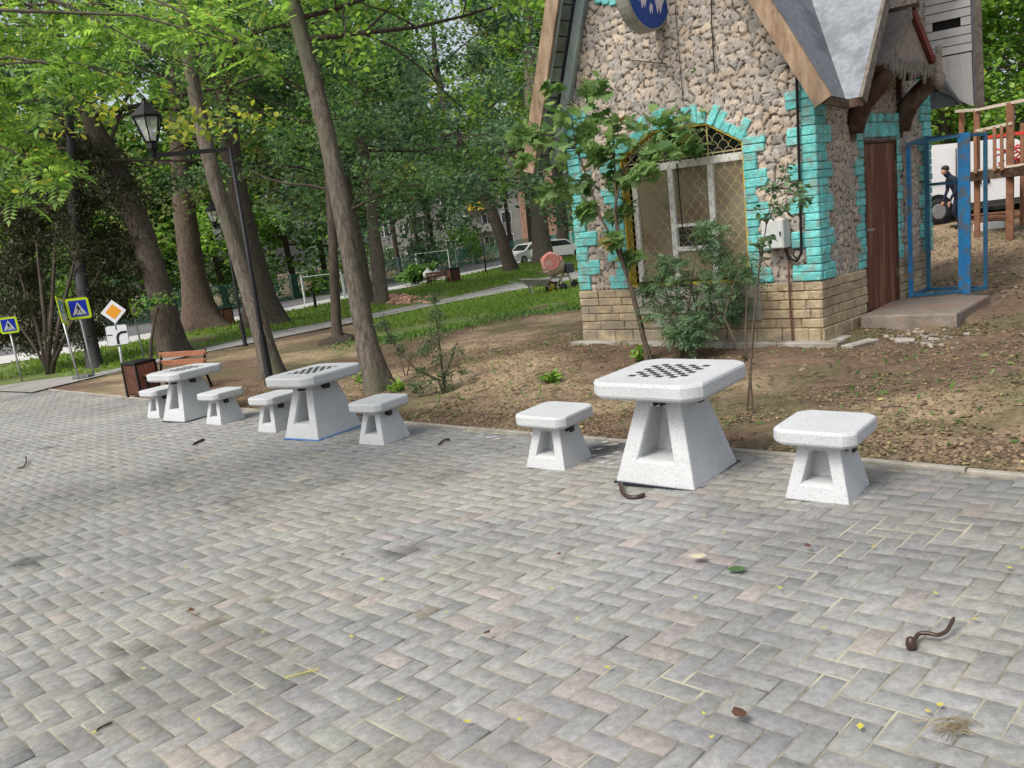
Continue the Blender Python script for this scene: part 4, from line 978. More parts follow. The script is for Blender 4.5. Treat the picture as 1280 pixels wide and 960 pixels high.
def sign_frame(base, top, yaw):
    b = P(*base); d = depth_of(b); a = at(*top, d); upv = nrmz(a-b); tocam = nrmz(np.array([-a[0], -a[1], 0]))
    c, s = math.cos(yaw), math.sin(yaw); tocam = np.array([c*tocam[0]-s*tocam[1], s*tocam[0]+c*tocam[1], 0]); r = nrmz(np.cross(upv, tocam)); n = np.cross(r, upv)
    return b, a, r, upv, n
def plate(poly, fr, y0, y1, org): b, a, r, u_, n = fr; return MB().loops([[org+r*x+u_*z+n*y0 for x, z in poly], [org+r*x+u_*z+n*y1 for x, z in poly]])
def sq(h, c=.0): return [(-h+c, -h), (h-c, -h), (h, -h+c), (h, h-c), (h-c, h), (-h+c, h), (-h, h-c), (-h, -h+c)] if c else [(-h, -h), (h, -h), (h, h), (-h, h)]
def crossing(base, top, h, yaw, label):
    fr = sign_frame(base, top, yaw); b, a, r, u_, n = fr; t = thing('crossing_sign', label, 'road sign', b, group='pedestrian crossing signs')
    MB().tube([b-u_*.2, a+u_*h*.8], .028, 10).build('post', STEEL, t, True, b)
    o = a+n*.035
    pl = plate(sq(h, h*.16), fr, 0, .012, o).build('sign_plate', SIGNY, t, origin=b); plate(sq(h*.76), fr, .013, .016, o).build('blue_field', SIGNB, pl, origin=b)
    plate([(-h*.62, -h*.60), (h*.62, -h*.60), (0, h*.60)], fr, .0165, .019, o).build('white_triangle', SIGNW, pl, origin=b)
    k = h; m_ = MB()
    def pp(poly): m_.loops([[o+r*x*k+u_*z*k+n*y for x, z in poly] for y in (.0195, .022)])
    pp([(-.05+.08*math.cos(i*.785), .26+.07*math.sin(i*.785)) for i in range(8)])
    pp([(-.10, .18), (.06, .18), (.09, -.10), (-.09, -.10)]); pp([(-.09, -.10), (.0, -.10), (-.14, -.46), (-.22, -.46)]); pp([(.0, -.10), (.09, -.10), (.24, -.44), (.16, -.47)]); pp([(.06, .16), (.08, .09), (.24, -.08), (.20, -.12)]); pp([(-.10, .16), (-.12, .06), (-.24, -.06), (-.20, -.1)])
    for x in (-.42, -.30, .32, .44, .0): pp([(x-.03, -.58), (x+.03, -.58), (x*.86+.02, -.48), (x*.86-.02, -.48)])
    m_.build('walking_figure', BLACK, pl, origin=b); return t
crossing((28, 478), (10.5, 407), .235, .15, 'pedestrian crossing sign at the left edge, beside the dark thuja')
crossing((118, 471), (97.5, 386), .29, .25, 'large pedestrian crossing sign with bright yellow frame, before a dark trunk')
fr = sign_frame((99, 476), (75.5, 389), 1.30); b, a, r, u_, n = fr; t = thing('narrow_sign', 'blue and yellow framed sign turned almost edge on, on a leaning grey post', 'road sign', b)
MB().tube([b-u_*.2, a+u_*.15], .028, 10).build('post', STEEL, t, True, b); o = a+n*.035
pl = plate([(-.27, -.36), (.27, -.36), (.27, .36), (-.27, .36)], fr, 0, .012, o).build('sign_plate', SIGNY, t, origin=b)
plate([(-.20, -.29), (.20, -.29), (.20, .29), (-.20, .29)], fr, .013, .016, o).build('white_field', SIGNW, pl, origin=b); plate([(-.18, -.06), (.18, -.06), (.18, .26), (-.18, .26)], fr, .0165, .019, o).build('blue_field', mat('pale_sign_blue', (.03, .22, .5), (.04, .26, .55), rough=.35), pl, origin=b)
plate([(-.14, -.02), (.14, -.02), (0, .22)], fr, .0195, .021, o).build('white_triangle', SIGNW, pl, origin=b)
bk_ = G(104, 474); kb_ = MB().bbox(-.22, .22, -.14, .14, -.03, .10, .02, None, .01).build('concrete_block', mat('dark_concrete', (.12, .115, .11), (.2, .19, .18), rough=.95)); kb_.location = tuple(bk_); tag(kb_, 'dark concrete block at the foot of the leaning sign post', 'block')
fr = sign_frame((159.5, 495), (142.5, 390), -.2); b, a, r, u_, n = fr; t = thing('priority_sign', 'amber and white diamond road sign above a white plate with a bent arrow line', 'road sign', b)
MB().tube([b-u_*.2, a], .03, 10).build('post', STEEL, t, True, b); o = a+n*.035
dm_ = lambda h: [(0, -h), (h, 0), (0, h), (-h, 0)]
pl = plate(dm_(.255), fr, 0, .012, o).build('diamond_rim', BLACK, t, origin=b); plate(dm_(.248), fr, .013, .016, o).build('diamond_white', SIGNW, pl, origin=b); plate(dm_(.158), fr, .0165, .019, o).build('diamond_amber', SIGNO, pl, origin=b)
o2_ = o-u_*.49
pl = plate(sq(.212, .03), fr, 0, .012, o2_).build('lower_plate', BLACK, t, origin=b); plate(sq(.203, .028), fr, .013, .016, o2_).build('plate_face', SIGNW, pl, origin=b)
ar = MB()
def pp(poly): ar.loops([[o2_+r*x+u_*z+n*y for x, z in poly] for y in (.0165, .019)])
pp([(-.025, -.19), (.025, -.19), (.025, -.06), (.045, -.005), (.09, .02), (.19, .02), (.19, .07), (.08, .07), (.01, .035), (-.025, -.04)]); pp([(-.012, .11), (.012, .11), (.012, .2), (-.012, .2)]); pp([(-.19, .005), (-.09, .005), (-.09, .028), (-.19, .028)])
ar.build('arrow_line', BLACK, pl, origin=b)
# small far signs near the fence
fr = sign_frame((181, 449), (165, 385), 1.25); b, a, r, u_, n = fr; t = thing('far_crossing_sign', 'thin far sign with yellow frame, edge on, behind the amber diamond sign', 'road sign', b)
MB().tube([b-u_*.2, a+u_*.2], .03, 8).build('post', STEEL, t, True, b); plate(sq(.27, .04), fr, .03, .045, a).build('sign_plate', SIGNY, t, origin=b); plate(sq(.2), fr, .046, .05, a).build('sign_field', SIGNW, t, origin=b)

def make_bin(label):
    t = thing('litter_bin', label, 'litter bin', group='wooden litter bins')
    s = MB(); w = .21
    for i in range(5):
        a0 = -w+i*2*w/5; 
        for sg_ in (-1, 1):
            pass
    for sg_ in (-1, 1):
        s = MB(); s2 = MB()
        for i in range(5):
            a0 = -w+i*2*w/5
            s.bbox(a0+.005, a0+2*w/5-.005, sg_*w-.012, sg_*w+.012, .07, .66, .004); s2.bbox(sg_*w-.012, sg_*w+.012, a0+.005, a0+2*w/5-.005, .07, .66, .004)
        s.build('slatted_side', BINW, t); s2.build('slatted_side', BINP, t)
    MB().box(-w+.015, w-.015, -w+.015, w-.015, .05, .62).build('liner', BLACK, t)
    f = MB().bbox(-w-.03, w+.03, -w-.03, w+.03, .665, .72, .01)
    for x in (-1, 1):
        for y in (-1, 1): f.box(x*(w+.012)-.018, x*(w+.012)+.018, y*(w+.012)-.018, y*(w+.012)+.018, 0, .664)
    f.build('frame', BLACK, t); return t
bn = make_bin('brown slatted litter bin with black rim, beside the amber diamond sign'); p = P(181, 494); bn.location = tuple(p); bn.rotation_euler = (0, 0, A0+.1)
def make_bench(label):
    t = thing('park_bench', label, 'bench', group='wooden park benches'); L = .68
    for i in range(4): MB().bbox(-L, L, -.40+i*.115, -.30+i*.115, .43, .46, .006).build('seat_slat', BENCHW, t)
    for z in (.56, .74): MB().bbox(-L, L, .10+(z-.5)*.25, .135+(z-.5)*.25, z, z+.12, .006).build('back_slat', BENCHW, t)
    for x in (-L+.05, L-.05):
        MB().bar((x, .22, 0), (x, .08, .45), .05, .06).bar((x, .08, .45), (x, .215, .88), .05, .06).bar((x, -.36, 0), (x, -.34, .43), .05, .06).bar((x, -.42, .405), (x, .12, .405), .05, .05).build('leg', BLACK, t)
    return t
bch = make_bench('brown wooden park bench with black frame behind the farthest chess table'); p = P(262, 485); c = p-U*.63-V*.2; c[2] = terr(c[0], c[1]); bch.location = tuple(c); bch.rotation_euler = (0, 0, A0+.28); bch.scale = (.9,)*3
b2 = dup(bn); p = P(283, 408); b2.location = tuple(p); b2.scale = (1.15,)*3; b2['label'] = 'reddish litter bin far off by the street, right of the broad trunk'
bc2 = dup(bch); p = P(548, 357); bc2.location = tuple(p); bc2.rotation_euler = (0, 0, .5); bc2['label'] = 'distant park bench with two bags on it beside the street'
b3 = dup(bn); p = P(568, 354); b3.location = tuple(p); b3['label'] = 'distant reddish litter bin at the right end of the bench with bags'; b3.rotation_euler = (0, 0, .5); b3.scale = (1.2,)*3
def bag(px, z, sc, m_, label):
    p = P(*px); mb = MB().lathe([(.05, 0), (.30, .02), (.36, .16), (.30, .32), (.14, .44), (.05, .47), (.09, .56)], 14)
    mb.xf(lambda x, y, z_: (x*(1+.12*math.sin(5*z_+x*6)), y*(1+.1*math.sin(4*y+z_*7)), z_)); o = mb.build('plastic_bag', m_, None, True); o.location = (p[0], p[1], p[2]+z); o.scale = (sc,)*3; tag(o, label, 'bag')
bag((537, 357), .46, 1.0, BAGW, 'bulging white plastic bag on the distant bench'); bag((548, 356.5), .46, .9, BAGG, 'grey plastic bag with upright knot on the distant bench')
hb = MB()
for _ in range(240):
    p = P(random.gauss(500, 13), random.gauss(377.5, 2.0)); q = random.uniform(.05, .14); a = random.uniform(0, 3); z = p[2]+random.uniform(.02, .22)
    ca, sa = math.cos(a)*q, math.sin(a)*q
    hb.hexa([(p[0]+ca-sa*.5*s_, p[1]+sa+ca*.5*s_, z) if k else (p[0]-ca-sa*.5*s_, p[1]-sa+ca*.5*s_, z) for k, s_ in ((0, -1), (1, -1), (1, 1), (0, 1))]+[(p[0]+ca-sa*.5*s_, p[1]+sa+ca*.5*s_, z+q*.5) if k else (p[0]-ca-sa*.5*s_, p[1]-sa+ca*.5*s_, z+q*.5) for k, s_ in ((0, -1), (1, -1), (1, 1), (0, 1))])
tag(hb.build('brick_rubble', BRICKR), 'heap of salmon and white brick rubble beside the grey footpath', 'rubble', kind='stuff')

# concrete mixer
p = P(700, 363); rz = .25; mx = thing('concrete_mixer', 'faded red drum concrete mixer on a wheeled stand beside the kiosk', 'mixer', p, rz); mx.scale = (1.12,)*3
fr_ = MB(); fr_.bar((-.30, 0, .42), (.35, 0, .42), .06).bar((.10, 0, .42), (-.05, -.28, .1), .05).bar((.10, 0, .42), (.0, .3, .1), .05).bar((.18, 0, .9), (.45, .0, .1), .05).bar((.15, 0, .42), (.18, 0, .95), .07).bar((-.05, -.3, .1), (.0, .32, .1), .05).bar((0, 0, .12), (.5, 0, .12), .05)
fr_.build('stand', mat('stained_steel', (.34, .31, .22), (.45, .41, .3), rough=.7), mx)
tilt = lambda x, y, z: (x*math.cos(-.62)+z*math.sin(-.62)-.16, y, -x*math.sin(-.62)+z*math.cos(-.62)+.84)
dr = MB().lathe([(.34, -.02), (.345, .10), (.22, .34), (.20, .36), (.185, .36), (.18, .2)], 22).xf(tilt).build('drum_mouth', MIXRED, mx, True)
MB().lathe([(.10, -.36), (.24, -.32), (.33, -.18), (.348, -.02)], 22).xf(tilt).build('drum_bowl', MIXBEIGE, mx, True)
MB().lathe([(.365, -.035), (.375, -.01), (.365, .015)], 28).xf(tilt).build('ring_gear', MIXRED, mx)
MB().bbox(.22, .50, -.15, .15, .52, .82, .03).build('motor_box', mat('dark_motor', (.03, .04, .045), (.05, .06, .065), rough=.6), mx)
for (x, y) in ((0, -.36), (.0, .38), (.5, 0)): MB().lathe([(.05, -.04), (.12, -.035), (.135, 0), (.12, .035), (.05, .04)], 16, axis='y').xf(lambda a, b, c_: (a+x, b+y, c_+.135)).build('wheel', TYRE, mx, True)
MB().lathe([(.25, -.012), (.27, 0), (.25, .012), (.23, 0)], 24, axis='y').xf(lambda a, b, c_: (a-.30, b-.36, c_+.95)).build('tilt_wheel', MIXRED, mx)
# wheelbarrow
p = P(674, 368.5); wb_ = thing('wheelbarrow', 'grey wheelbarrow with a yellow wheel in front of the concrete mixer', 'wheelbarrow', p, .22)
tr_ = [[(-.62, -.30, .62), (.42, -.34, .50), (.42, .34, .50), (-.62, .30, .62)], [(-.35, -.18, .34), (.22, -.2, .28), (.22, .2, .28), (-.35, .18, .34)]]
MB().loops(tr_).build('tray', mat('dull_zinc', (.25, .24, .22), (.36, .35, .33), rough=.6, metal=.3), wb_)
MB().bar((-1.0, -.28, .58), (.45, -.08, .22), .035).bar((-1.0, .28, .58), (.45, .08, .22), .035).bar((-.3, -.2, .40), (-.25, -.24, 0), .035).bar((-.3, .2, .40), (-.25, .24, 0), .035).build('frame', STEEL, wb_)
w_ = MB().lathe([(.12, -.045), (.19, -.05), (.21, 0), (.19, .05), (.12, .045)], 20, (.45, 0, .21), 'y')
wh = MB().lathe([(.12, -.045), (.19, -.05), (.21, 0), (.19, .05), (.12, .045)], 20, axis='y').xf(lambda a, b, c_: (a+.45, b, c_+.21)).build('wheel', TYRE, wb_, True)
MB().lathe([(.02, -.05), (.125, -.047), (.125, .047), (.02, .05)], 16, axis='y').xf(lambda a, b, c_: (a+.45, b, c_+.21)).build('rim', YELLOW, wh, True)

# blue cage on the step
q = {'a': (1139, 367, 178), 'b': (1161, 360, 170), 'c': (1206, 367, 166), 'd': (1232, 362, 165)}
bp = {k: gp(v[0], v[1], .225) for k, v in q.items()}
def on_side(x, a, z):
    lo, hi = 0., 6.
    for _ in range(40):
        mm = (lo+hi)/2; d = Hh(a, mm, z)-CAM; X = 640+F*(d@rt)/(d@fw)
        if X < x: lo = mm
        else: hi = mm
    return Hh(a, lo, z)
bp['a'] = on_side(1139, .14, .225); bp['b'] = on_side(1161, .14, .225)
ctr = sum(bp.values())/4; cg = thing('blue_cage', 'open blue steel frame of posts and rails standing on the concrete step', 'steel frame', ctr)
def upto(p, ytop):
    lo, hi = 0, 6
    for _ in range(40):
        mm = (lo+hi)/2; d = p+np.array([0, 0, mm])-CAM; y = 480-F*(d@up)/(d@fw)
        if y > ytop: lo = mm
        else: hi = mm
    return lo
hgts = {k: upto(bp[k], q[k][2]) for k in bp}; hm = sum(hgts.values())/4
for k, w_, m_ in (('a', .055, BLUE), ('b', .055, BLUED), ('c', .15, BLUE), ('d', .05, BLUED)):
    MB().bar(bp[k], bp[k]+np.array([0, 0, hgts[k]]), w_, w_ if k != 'c' else .06, upv=V).build('post', m_, cg, origin=ctr)
T_ = {k: bp[k]+np.array([0, 0, hgts[k]-.03]) for k in bp}; Bt = {k: bp[k]+np.array([0, 0, .03]) for k in bp}
for a, b in ('ac', 'ab', 'bd', 'cd'):
    MB().bar(T_[a], T_[b], .04).build('top_rail', BLUED, cg, origin=ctr); MB().bar(Bt[a], Bt[b], .045).build('bottom_rail', BLUED, cg, origin=ctr)
zz = np.array([0, 0, 1.55]); MB().bar(bp['b']+zz, bp['c']+zz, .03).build('middle_rail', BLUED, cg, origin=ctr)

# wooden play platform at the right edge
pb = P(1222, 303); dp = depth_of(pb); pl_ = thing('play_platform', 'brown wooden play platform with pale handrails at the right edge', 'play platform', pb)
def A_(x, y, dd=0): return at(x, y, dp+dd)
for (x, yt, yb, dd, w_) in ((1202, 137, 300, 1.5, .10), (1221, 137, 305, 0, .11), (1263, 128, 304, -1.0, .135), (1278, 154, 300, .8, .08), (1300, 122, 320, -1.8, .13)):
    a, b = A_(x, yt, dd), A_(x+1, yb, dd); b = np.array([a[0], a[1], float(terr(a[0], a[1]))-.1]); MB().bar(b, a, w_).build('post', RAILW, pl_, origin=pb)
for (x0, y0, d0, x1, y1, d1) in ((1196, 139, 1.6, 1222, 137, 0), (1220, 137.5, 0, 1302, 121, -1.8), (1220, 164, .1, 1265, 154, -1)):
    MB().bar(A_(x0, y0, d0), A_(x1, y1, d1), .09, .06).build('handrail', PALEW, pl_, origin=pb)
MB().bar(A_(1205, 222, .5), A_(1266, 214.5, -.9), .10, .20).bar(A_(1266, 215, -.9), A_(1304, 209, -1.8), .10, .20).build('deck_beam', WOODD, pl_, origin=pb)
MB().loops([[A_(1206, 217, .5), A_(1302, 204, -1.8), A_(1315, 204, -.2), A_(1215, 217, 2)], [A_(1206, 214, .5), A_(1302, 201, -1.8), A_(1315, 201, -.2), A_(1215, 214, 2)]]).build('deck', PALEW, pl_, origin=pb)
for x in (1219, 1231, 1243, 1252):
    k = (x-1219)/45.; MB().bar(A_(x, 164-.22*(x-1221), -k), A_(x+.5, 218-.12*(x-1212), -k), .075, .06).build('baluster', RAILW, pl_, origin=pb)
pr = A_(1262, 200, 1.6); rn = MB()
for _ in range(24):
    x, y = random.uniform(1240, 1290), random.uniform(184, 214); a = random.uniform(-.9, .9)
    rn.tube([A_(x, y, 1.4+random.uniform(-.2, .3)), A_(x+7*math.cos(a), y+6*math.sin(a), 1.4+random.uniform(-.2, .3)), A_(x+15*math.cos(a), y+random.uniform(-4, 4)+11*math.sin(a), 1.5)], .022, 5)
rn.bar(A_(1232, 172, 1.4), A_(1300, 163, .6), .12, .07)
tag(rn.build('red_climbing_net', REDP), 'tangled red rope net with red bars behind the wooden platform railing', 'climbing net')
# planks and blocks on the ground beyond
for i, (x, y, a, L, lab) in enumerate([(1252, 268, .12, 1.9, 'upper weathered plank lying on the ground under the play platform'), (1262, 273, -.1, 1.6, 'lower weathered plank lying on the ground under the play platform'), (1246, 278, .35, 1.2, 'short plank lying askew below the other planks by the platform')]):
    p = P(x, y); o = MB().bbox(-L/2, L/2, -.11, .11, 0, .05+.03*i, .008).build('plank', RAILW); o.location = tuple(p+np.array([0, 0, .02])); o.rotation_euler = (0, .03, a); tag(o, lab, 'plank', 'planks on the ground under the platform')
for (x, y, s_, lab) in [(1249, 261, .34, 'white block standing on the ground behind the planks'), (1236, 287, .30, 'white block on the ground in front of the planks')]:
    p = P(x, y); o = MB().bbox(-s_, s_, -s_*.5, s_*.5, 0, s_*.55, .01, None, .008).build('white_block', BAGW); o.location = tuple(p); o.rotation_euler = (0, 0, .2); tag(o, lab, 'block')

# van
def wheel_parts(t, x, y, r):
    w = MB().lathe([(r*.55, -.10), (r*.93, -.11), (r, -.06), (r, .06), (r*.93, .11), (r*.55, .10)], 24, axis='y').xf(lambda a, b, c: (a+x, b+y, c+r)).build('wheel', TYRE, t, True)
    MB().lathe([(.03, -.115), (r*.5, -.10), (r*.58, -.105), (r*.58, .105), (r*.5, .10), (.03, .115)], 20, axis='y').xf(lambda a, b, c: (a+x, b+y, c+r)).build('rim', RIM, w, True)
p = P(1172, 281); v_ = thing('white_van', 'white panel van parked behind the wooden platform, worker beside it', 'van', p, .12)
prof = [(-1.0, .32), (3.9, .32), (3.98, .5), (3.95, 1.05), (3.05, 1.30), (2.35, 1.96), (2.1, 2.02), (-1.0, 2.05), (-1.08, 1.9), (-1.1, .5)]
def taper(x, y, z): return (x, y*(1-.09*max(0, z-1.1)), z)
MB().prism(prof, 1.9).xf(lambda x, y, z: taper(x, y-.95, z)).xf(lambda x, y, z: (x, y+.95, z)).build('body', WHITEP, v_)
MB().box(-1.05, 3.8, -.012, .02, .33, .47).build('side_cladding', mat('black_cladding', (.03, .03, .03), (.05, .05, .05), rough=.6), v_)
for x0, x1 in ((2.05, 2.95),): MB().hexa([(x0, .03, 1.28), (x1+.1, .03, 1.28), (x1+.1, .1, 1.28), (x0, .1, 1.28), (x0, .09, 1.88), (x0+.42, .09, 1.88), (x0+.42, .14, 1.88), (x0, .14, 1.88)]).build('side_window', GLASSD, v_)
sm = MB()
for x in (.55, 1.35, 1.98): sm.box(x-.008, x+.008, -.006, .02, .50, 1.9 if x < 1.9 else 1.1); 
sm.box(-1.0, 2.0, -.006, .02, 1.07, 1.09); sm.box(1.2, 1.25, -.02, .02, .92, 1.02); sm.box(1.44, 1.49, -.02, .02, .92, 1.02); sm.build('door_seams', BLACK, v_)
for x in (0.02, 3.1):
    MB().lathe([(.42, -.012), (.42, .06)], 24, axis='y').xf(lambda a, b, c: (a+x, b, c+.36)).build('wheel_arch', BLACK, v_)
    for y in (.06, 1.84): wheel_parts(v_, x, y, .34)
# cars by the far street
def make_car(label):
    t = thing('parked_car', label, 'car', group='white cars parked on the far street')
    prof = [(-2.1, .25), (2.1, .25), (2.2, .5), (2.15, .78), (1.2, .95), (.55, 1.42), (-1.3, 1.50), (-1.95, 1.0), (-2.2, .9), (-2.2, .45)]
    MB().prism(prof, 1.75).xf(lambda x, y, z: (x, (y-.875)*(1-.22*max(0, z-.9)), z)).build('body', WHITEP, t)
    for s_ in (-1, 1): MB().hexa([(-1.7, s_*.86, .98), (1.0, s_*.86, .98), (1.0, s_*.83, .98), (-1.7, s_*.83, .98), (-1.3, s_*.79, 1.40), (.5, s_*.79, 1.36), (.5, s_*.75, 1.36), (-1.3, s_*.75, 1.40)]).build('side_window', GLASSD, t)
    MB().hexa([(1.17, -.75, .99), (1.17, .75, .99), (1.14, .75, .99), (1.14, -.75, .99), (.62, -.66, 1.385), (.62, .66, 1.385), (.59, .66, 1.385), (.59, -.66, 1.385)]).build('windscreen', GLASSD, t)
    for s_ in (-1, 1): MB().bbox(2.12, 2.20, s_*.68-.14, s_*.68+.14, .58, .74, .02).build('headlight', STEEL, t)
    MB().box(2.14, 2.21, -.45, .45, .35, .55).build('grille', BLACK, t)
    for x in (-1.35, 1.35):
        for y in (-.80, .80): wheel_parts(t, x, y, .31)
    return t
car = make_car('white car parked left of the thick trunk on the far street'); p = P(664, 327.5); car.location = tuple(p); car.rotation_euler = (0, 0, -2.5)
cr2 = dup(car); p = P(701, 322.5); cr2.location = tuple(p); cr2.rotation_euler = (0, 0, -.1); cr2['label'] = 'white car partly hidden between two trunks right of the other car'

# worker
p = P(1199, 285); pe = thing('person', 'person in navy work clothes bending forward behind the tall blue post', 'person', p, 0); pe.scale = (.9,)*3
def skin_body(chain, edges, rad, name, m_, parent, subd=2):
    me = bpy.data.meshes.new(name); me.from_pydata(chain, edges, []); o = link(me, name, m_, parent)
    o.modifiers.new('skin', 'SKIN'); 
    for i, r_ in enumerate(rad): me.skin_vertices[0].data[i].radius = (r_, r_) if not isinstance(r_, tuple) else r_
    me.skin_vertices[0].data[0].use_root = True
    s_ = o.modifiers.new('sub', 'SUBSURF'); s_.levels = subd; s_.render_levels = subd; return o
J = [(0, 0, .92), (-.05, 0, 1.07), (-.13, 0, 1.22), (-.22, 0, 1.34), (-.28, 0, 1.42), (-.33, 0, 1.49), (-.37, 0, 1.55),      # pelvis .. head
     (.02, -.10, .86), (-.05, -.12, .48), (.05, -.12, .08), (-.10, -.13, .03), (.03, .10, .86), (-.06, .14, .48), (.10, .15, .08), (-.06, .16, .03),
     (-.20, -.19, 1.32), (-.20, -.24, 1.05), (-.32, -.20, .84), (-.35, -.19, .76), (-.20, .19, 1.32), (-.18, .25, 1.05), (-.30, .2, .84), (-.33, .19, .76)]
Ed = [(0, 1), (1, 2), (2, 3), (3, 4), (4, 5), (5, 6), (0, 7), (7, 8), (8, 9), (9, 10), (0, 11), (11, 12), (12, 13), (13, 14), (3, 15), (15, 16), (16, 17), (17, 18), (3, 19), (19, 20), (20, 21), (21, 22)]
rd = [.15, .15, .155, .15, .07, .10, .085, .105, .07, .05, .045, .105, .07, .05, .045, .07, .05, .038, .035, .07, .05, .038, .035]
skin_body(J, Ed, rd, 'body', NAVY, pe)
MB().lathe([(.0, -.13), (.06, -.11), (.09, -.02), (.095, .05), (.06, .11), (0, .125)], 14).xf(lambda x, y, z: (-.39+x*.9+z*.25, y*.85, 1.585+z*.85-x*.2)).build('head', SKIN, pe, True)
MB().lathe([(.10, .0), (.105, .06), (.075, .12), (0, .14)], 14).xf(lambda x, y, z: (-.375+x*.95+z*.2, y*.95, 1.595+z*.9-x*.2)).build('hair', HAIRM, pe, True)
for s_ in (-1, 1):
    x0, y0, z0 = (-.365, -.19, .73) if s_ < 0 else (-.345, .19, .73); hd = MB().bbox(x0-.03, x0+.03, y0-.02, y0+.02, z0-.07, z0+.02, .012)
    for k in range(4): hd.tube([(x0-.024+k*.016, y0, z0-.06), (x0-.03+k*.016, y0+.008, z0-.10), (x0-.04+k*.015, y0+.012, z0-.13+.006*abs(k-1))], .008, 6)
    hd.tube([(x0-.03, y0, z0-.01), (x0-.055, y0+.005, z0-.045), (x0-.055, y0+.008, z0-.075)], .009, 6); hd.build('hand', SKIN, pe, True)
    MB().bbox(-.22, .06, -.175 if s_ < 0 else .105, -.085 if s_ < 0 else .20, -.01, .09, .03).xf(lambda x, y, z: (x+(.02 if s_ < 0 else .06), y, z)).build('shoe', BLACK, pe, True)
# apartment house and street fence
pA = at(575, 308, 118); zA = float(terr(pA[0], pA[1])); ap = thing('apartment_block', 'grey apartment block with balconies seen between the trees beyond the street', 'building', (pA[0], pA[1], zA), R(8))
MB().box(-11, 9, 0, 10, -2, 16.5).build('wall', APT, ap); MB().box(9.02, 14, -.6, 10, -2, 15).build('brick_wing', APTR, ap); MB().box(-11.4, 9.4, -.4, 10.4, 16.52, 17).build('roof', SHEET, ap)
GLW = mat('window_glass', (.03, .035, .04), (.07, .08, .085), rough=.15, spec=.6)
for fl in range(5):
    for i in range(7):
        x = -9.5+i*2.75; z = 1.3+fl*3.1
        w = MB().box(x-.75, x+.75, -.06, .0, z-.08, z+1.5).build('window', WHITEF, ap); MB().box(x-.66, x-.04, -.08, -.061, z, z+1.42).box(x+.04, x+.66, -.08, -.061, z, z+1.42).build('pane', GLW, w)
    for x in (-5.4, 3.2): MB().box(x-1.6, x+1.6, -1.2, -.09, .35+fl*3.1, .5+fl*3.1).box(x-1.6, x+1.6, -1.2, -1.12, .505+fl*3.1, 1.45+fl*3.1).build('balcony', APTY if (fl == 2 and x > 0) else APT, ap)
def fence(name, label, pts, h, sp, pm, bm_, bars=.13, cat='fence'):
    pl = np.array(pts)[:, :2]; d = np.r_[0, np.cumsum(np.hypot(*np.diff(pl, axis=0).T))]; f = lambda s: np.array([np.interp(s, d, pl[:, 0]), np.interp(s, d, pl[:, 1])])
    q = lambda s, z: (*f(s), float(terr(*f(s)))+z); o = q(0, 0); t = thing(name, label, cat, o)
    n = int(d[-1]/sp)
    for i in range(n+1): MB().bar(q(i*sp, -.1), q(i*sp, h+.08), .10).build('post', pm, t, origin=o)
    mb = MB()
    for i in range(n):
        for z in (.15, h-.08): mb.bar(q(i*sp, z), q(i*sp+sp, z), .05)
        k = int(sp/bars)
        for j in range(1, k): mb.bar(q(i*sp+sp*j/k, .12), q(i*sp+sp*j/k, h-.05), .028)
    mb.build('bar_panel', bm_, t, origin=o); return t
fence('street_fence', 'long green bar fence with pale posts along the far side of the street', FBL[2:], 1.75, 3.2, WHITEPOST, GREENF)
for (x, yb, yt, lab) in ((382, 381, 345, 'white street post left of the thin dark tree'), (432, 372, 343, 'white street post hidden beside the thick leaning trunk'), (524, 352, 316, 'slim white post left of the bench with bags')):
    p = P(x, yb); h = upto(p, yt); o = MB().bar((0, 0, -.1), (0, 0, h), .09).bar((-.03, 0, h*.96), (2.2, .2, h*.96), .045).bar((2.2, .2, 0), (2.2, .2, h), .06).build('pipe_barrier', WHITEPOST); o.location = tuple(p); tag(o, lab, 'pipe barrier')
p = P(395, 386); h = upto(p, 365); o = MB().lathe([(.07, 0), (.07, h*.9), (.04, h), (.0, h+.02)], 10).build('street_bollard', BLACK, None, True); o.location = tuple(p); tag(o, 'dark slim bollard at the street edge left of the thin dark tree', 'bollard')
p = P(657, 340); h = upto(P(601, 343), 305); p = P(608, 343); o = MB().lathe([(.05, 0), (.05, h)], 8).build('street_pole', BLACK, None, True); o.location = tuple(p); tag(o, 'slim dark pole on the verge left of the leaning tree by the street', 'pole')

# ================================================================== things lying on the paving
def on(px, dz=.0): p = P(*px); p[2] += dz; return p
def pod(pts, r, label, head=True):
    q = [on(p_, z) for (p_, z) in pts]; A_q = np.array(q); tq = np.linspace(0, len(q)-1, 5*len(q)); A_q = np.stack([np.interp(tq, range(len(q)), A_q[:, i]) for i in range(3)], 1)
    for _ in range(4): A_q[1:-1] = (A_q[:-2]+2*A_q[1:-1]+A_q[2:])/4
    q = list(A_q); o = q[0]; mb = MB().tube(q, [r*.5]+[r]*(len(q)-2)+[r*.35], 7)
    if head: c = q[0]; mb.lathe([(.003, -.03), (.016, -.022), (.022, 0), (.017, .026), (.003, .036)], 10, c+np.array([0, 0, .012]))
    ob = mb.build('seed_pod', CEMP, None, True, o); ob.location = tuple(o); tag(ob, label, 'seed pod')
pod([((1139, 812), .01), ((1147, 800), .03), ((1160, 801), .035), ((1172, 803), .03), ((1184, 798), .03), ((1193, 788), .06)], .0085, 'curled dark seed pod with a round head, alone on the paving at lower right')
pod([((776, 610), .05), ((778, 619), .02), ((786, 624), .012), ((796, 624), .014), ((807, 621), .02)], .016, 'dark twisted seed pod just in front of the largest chess table', False)
pod([((22, 586), .01), ((30, 586), .02), ((34, 580), .03), ((33, 575), .06)], .010, 'dark curved seed pod standing up at the left edge of the paving', False)
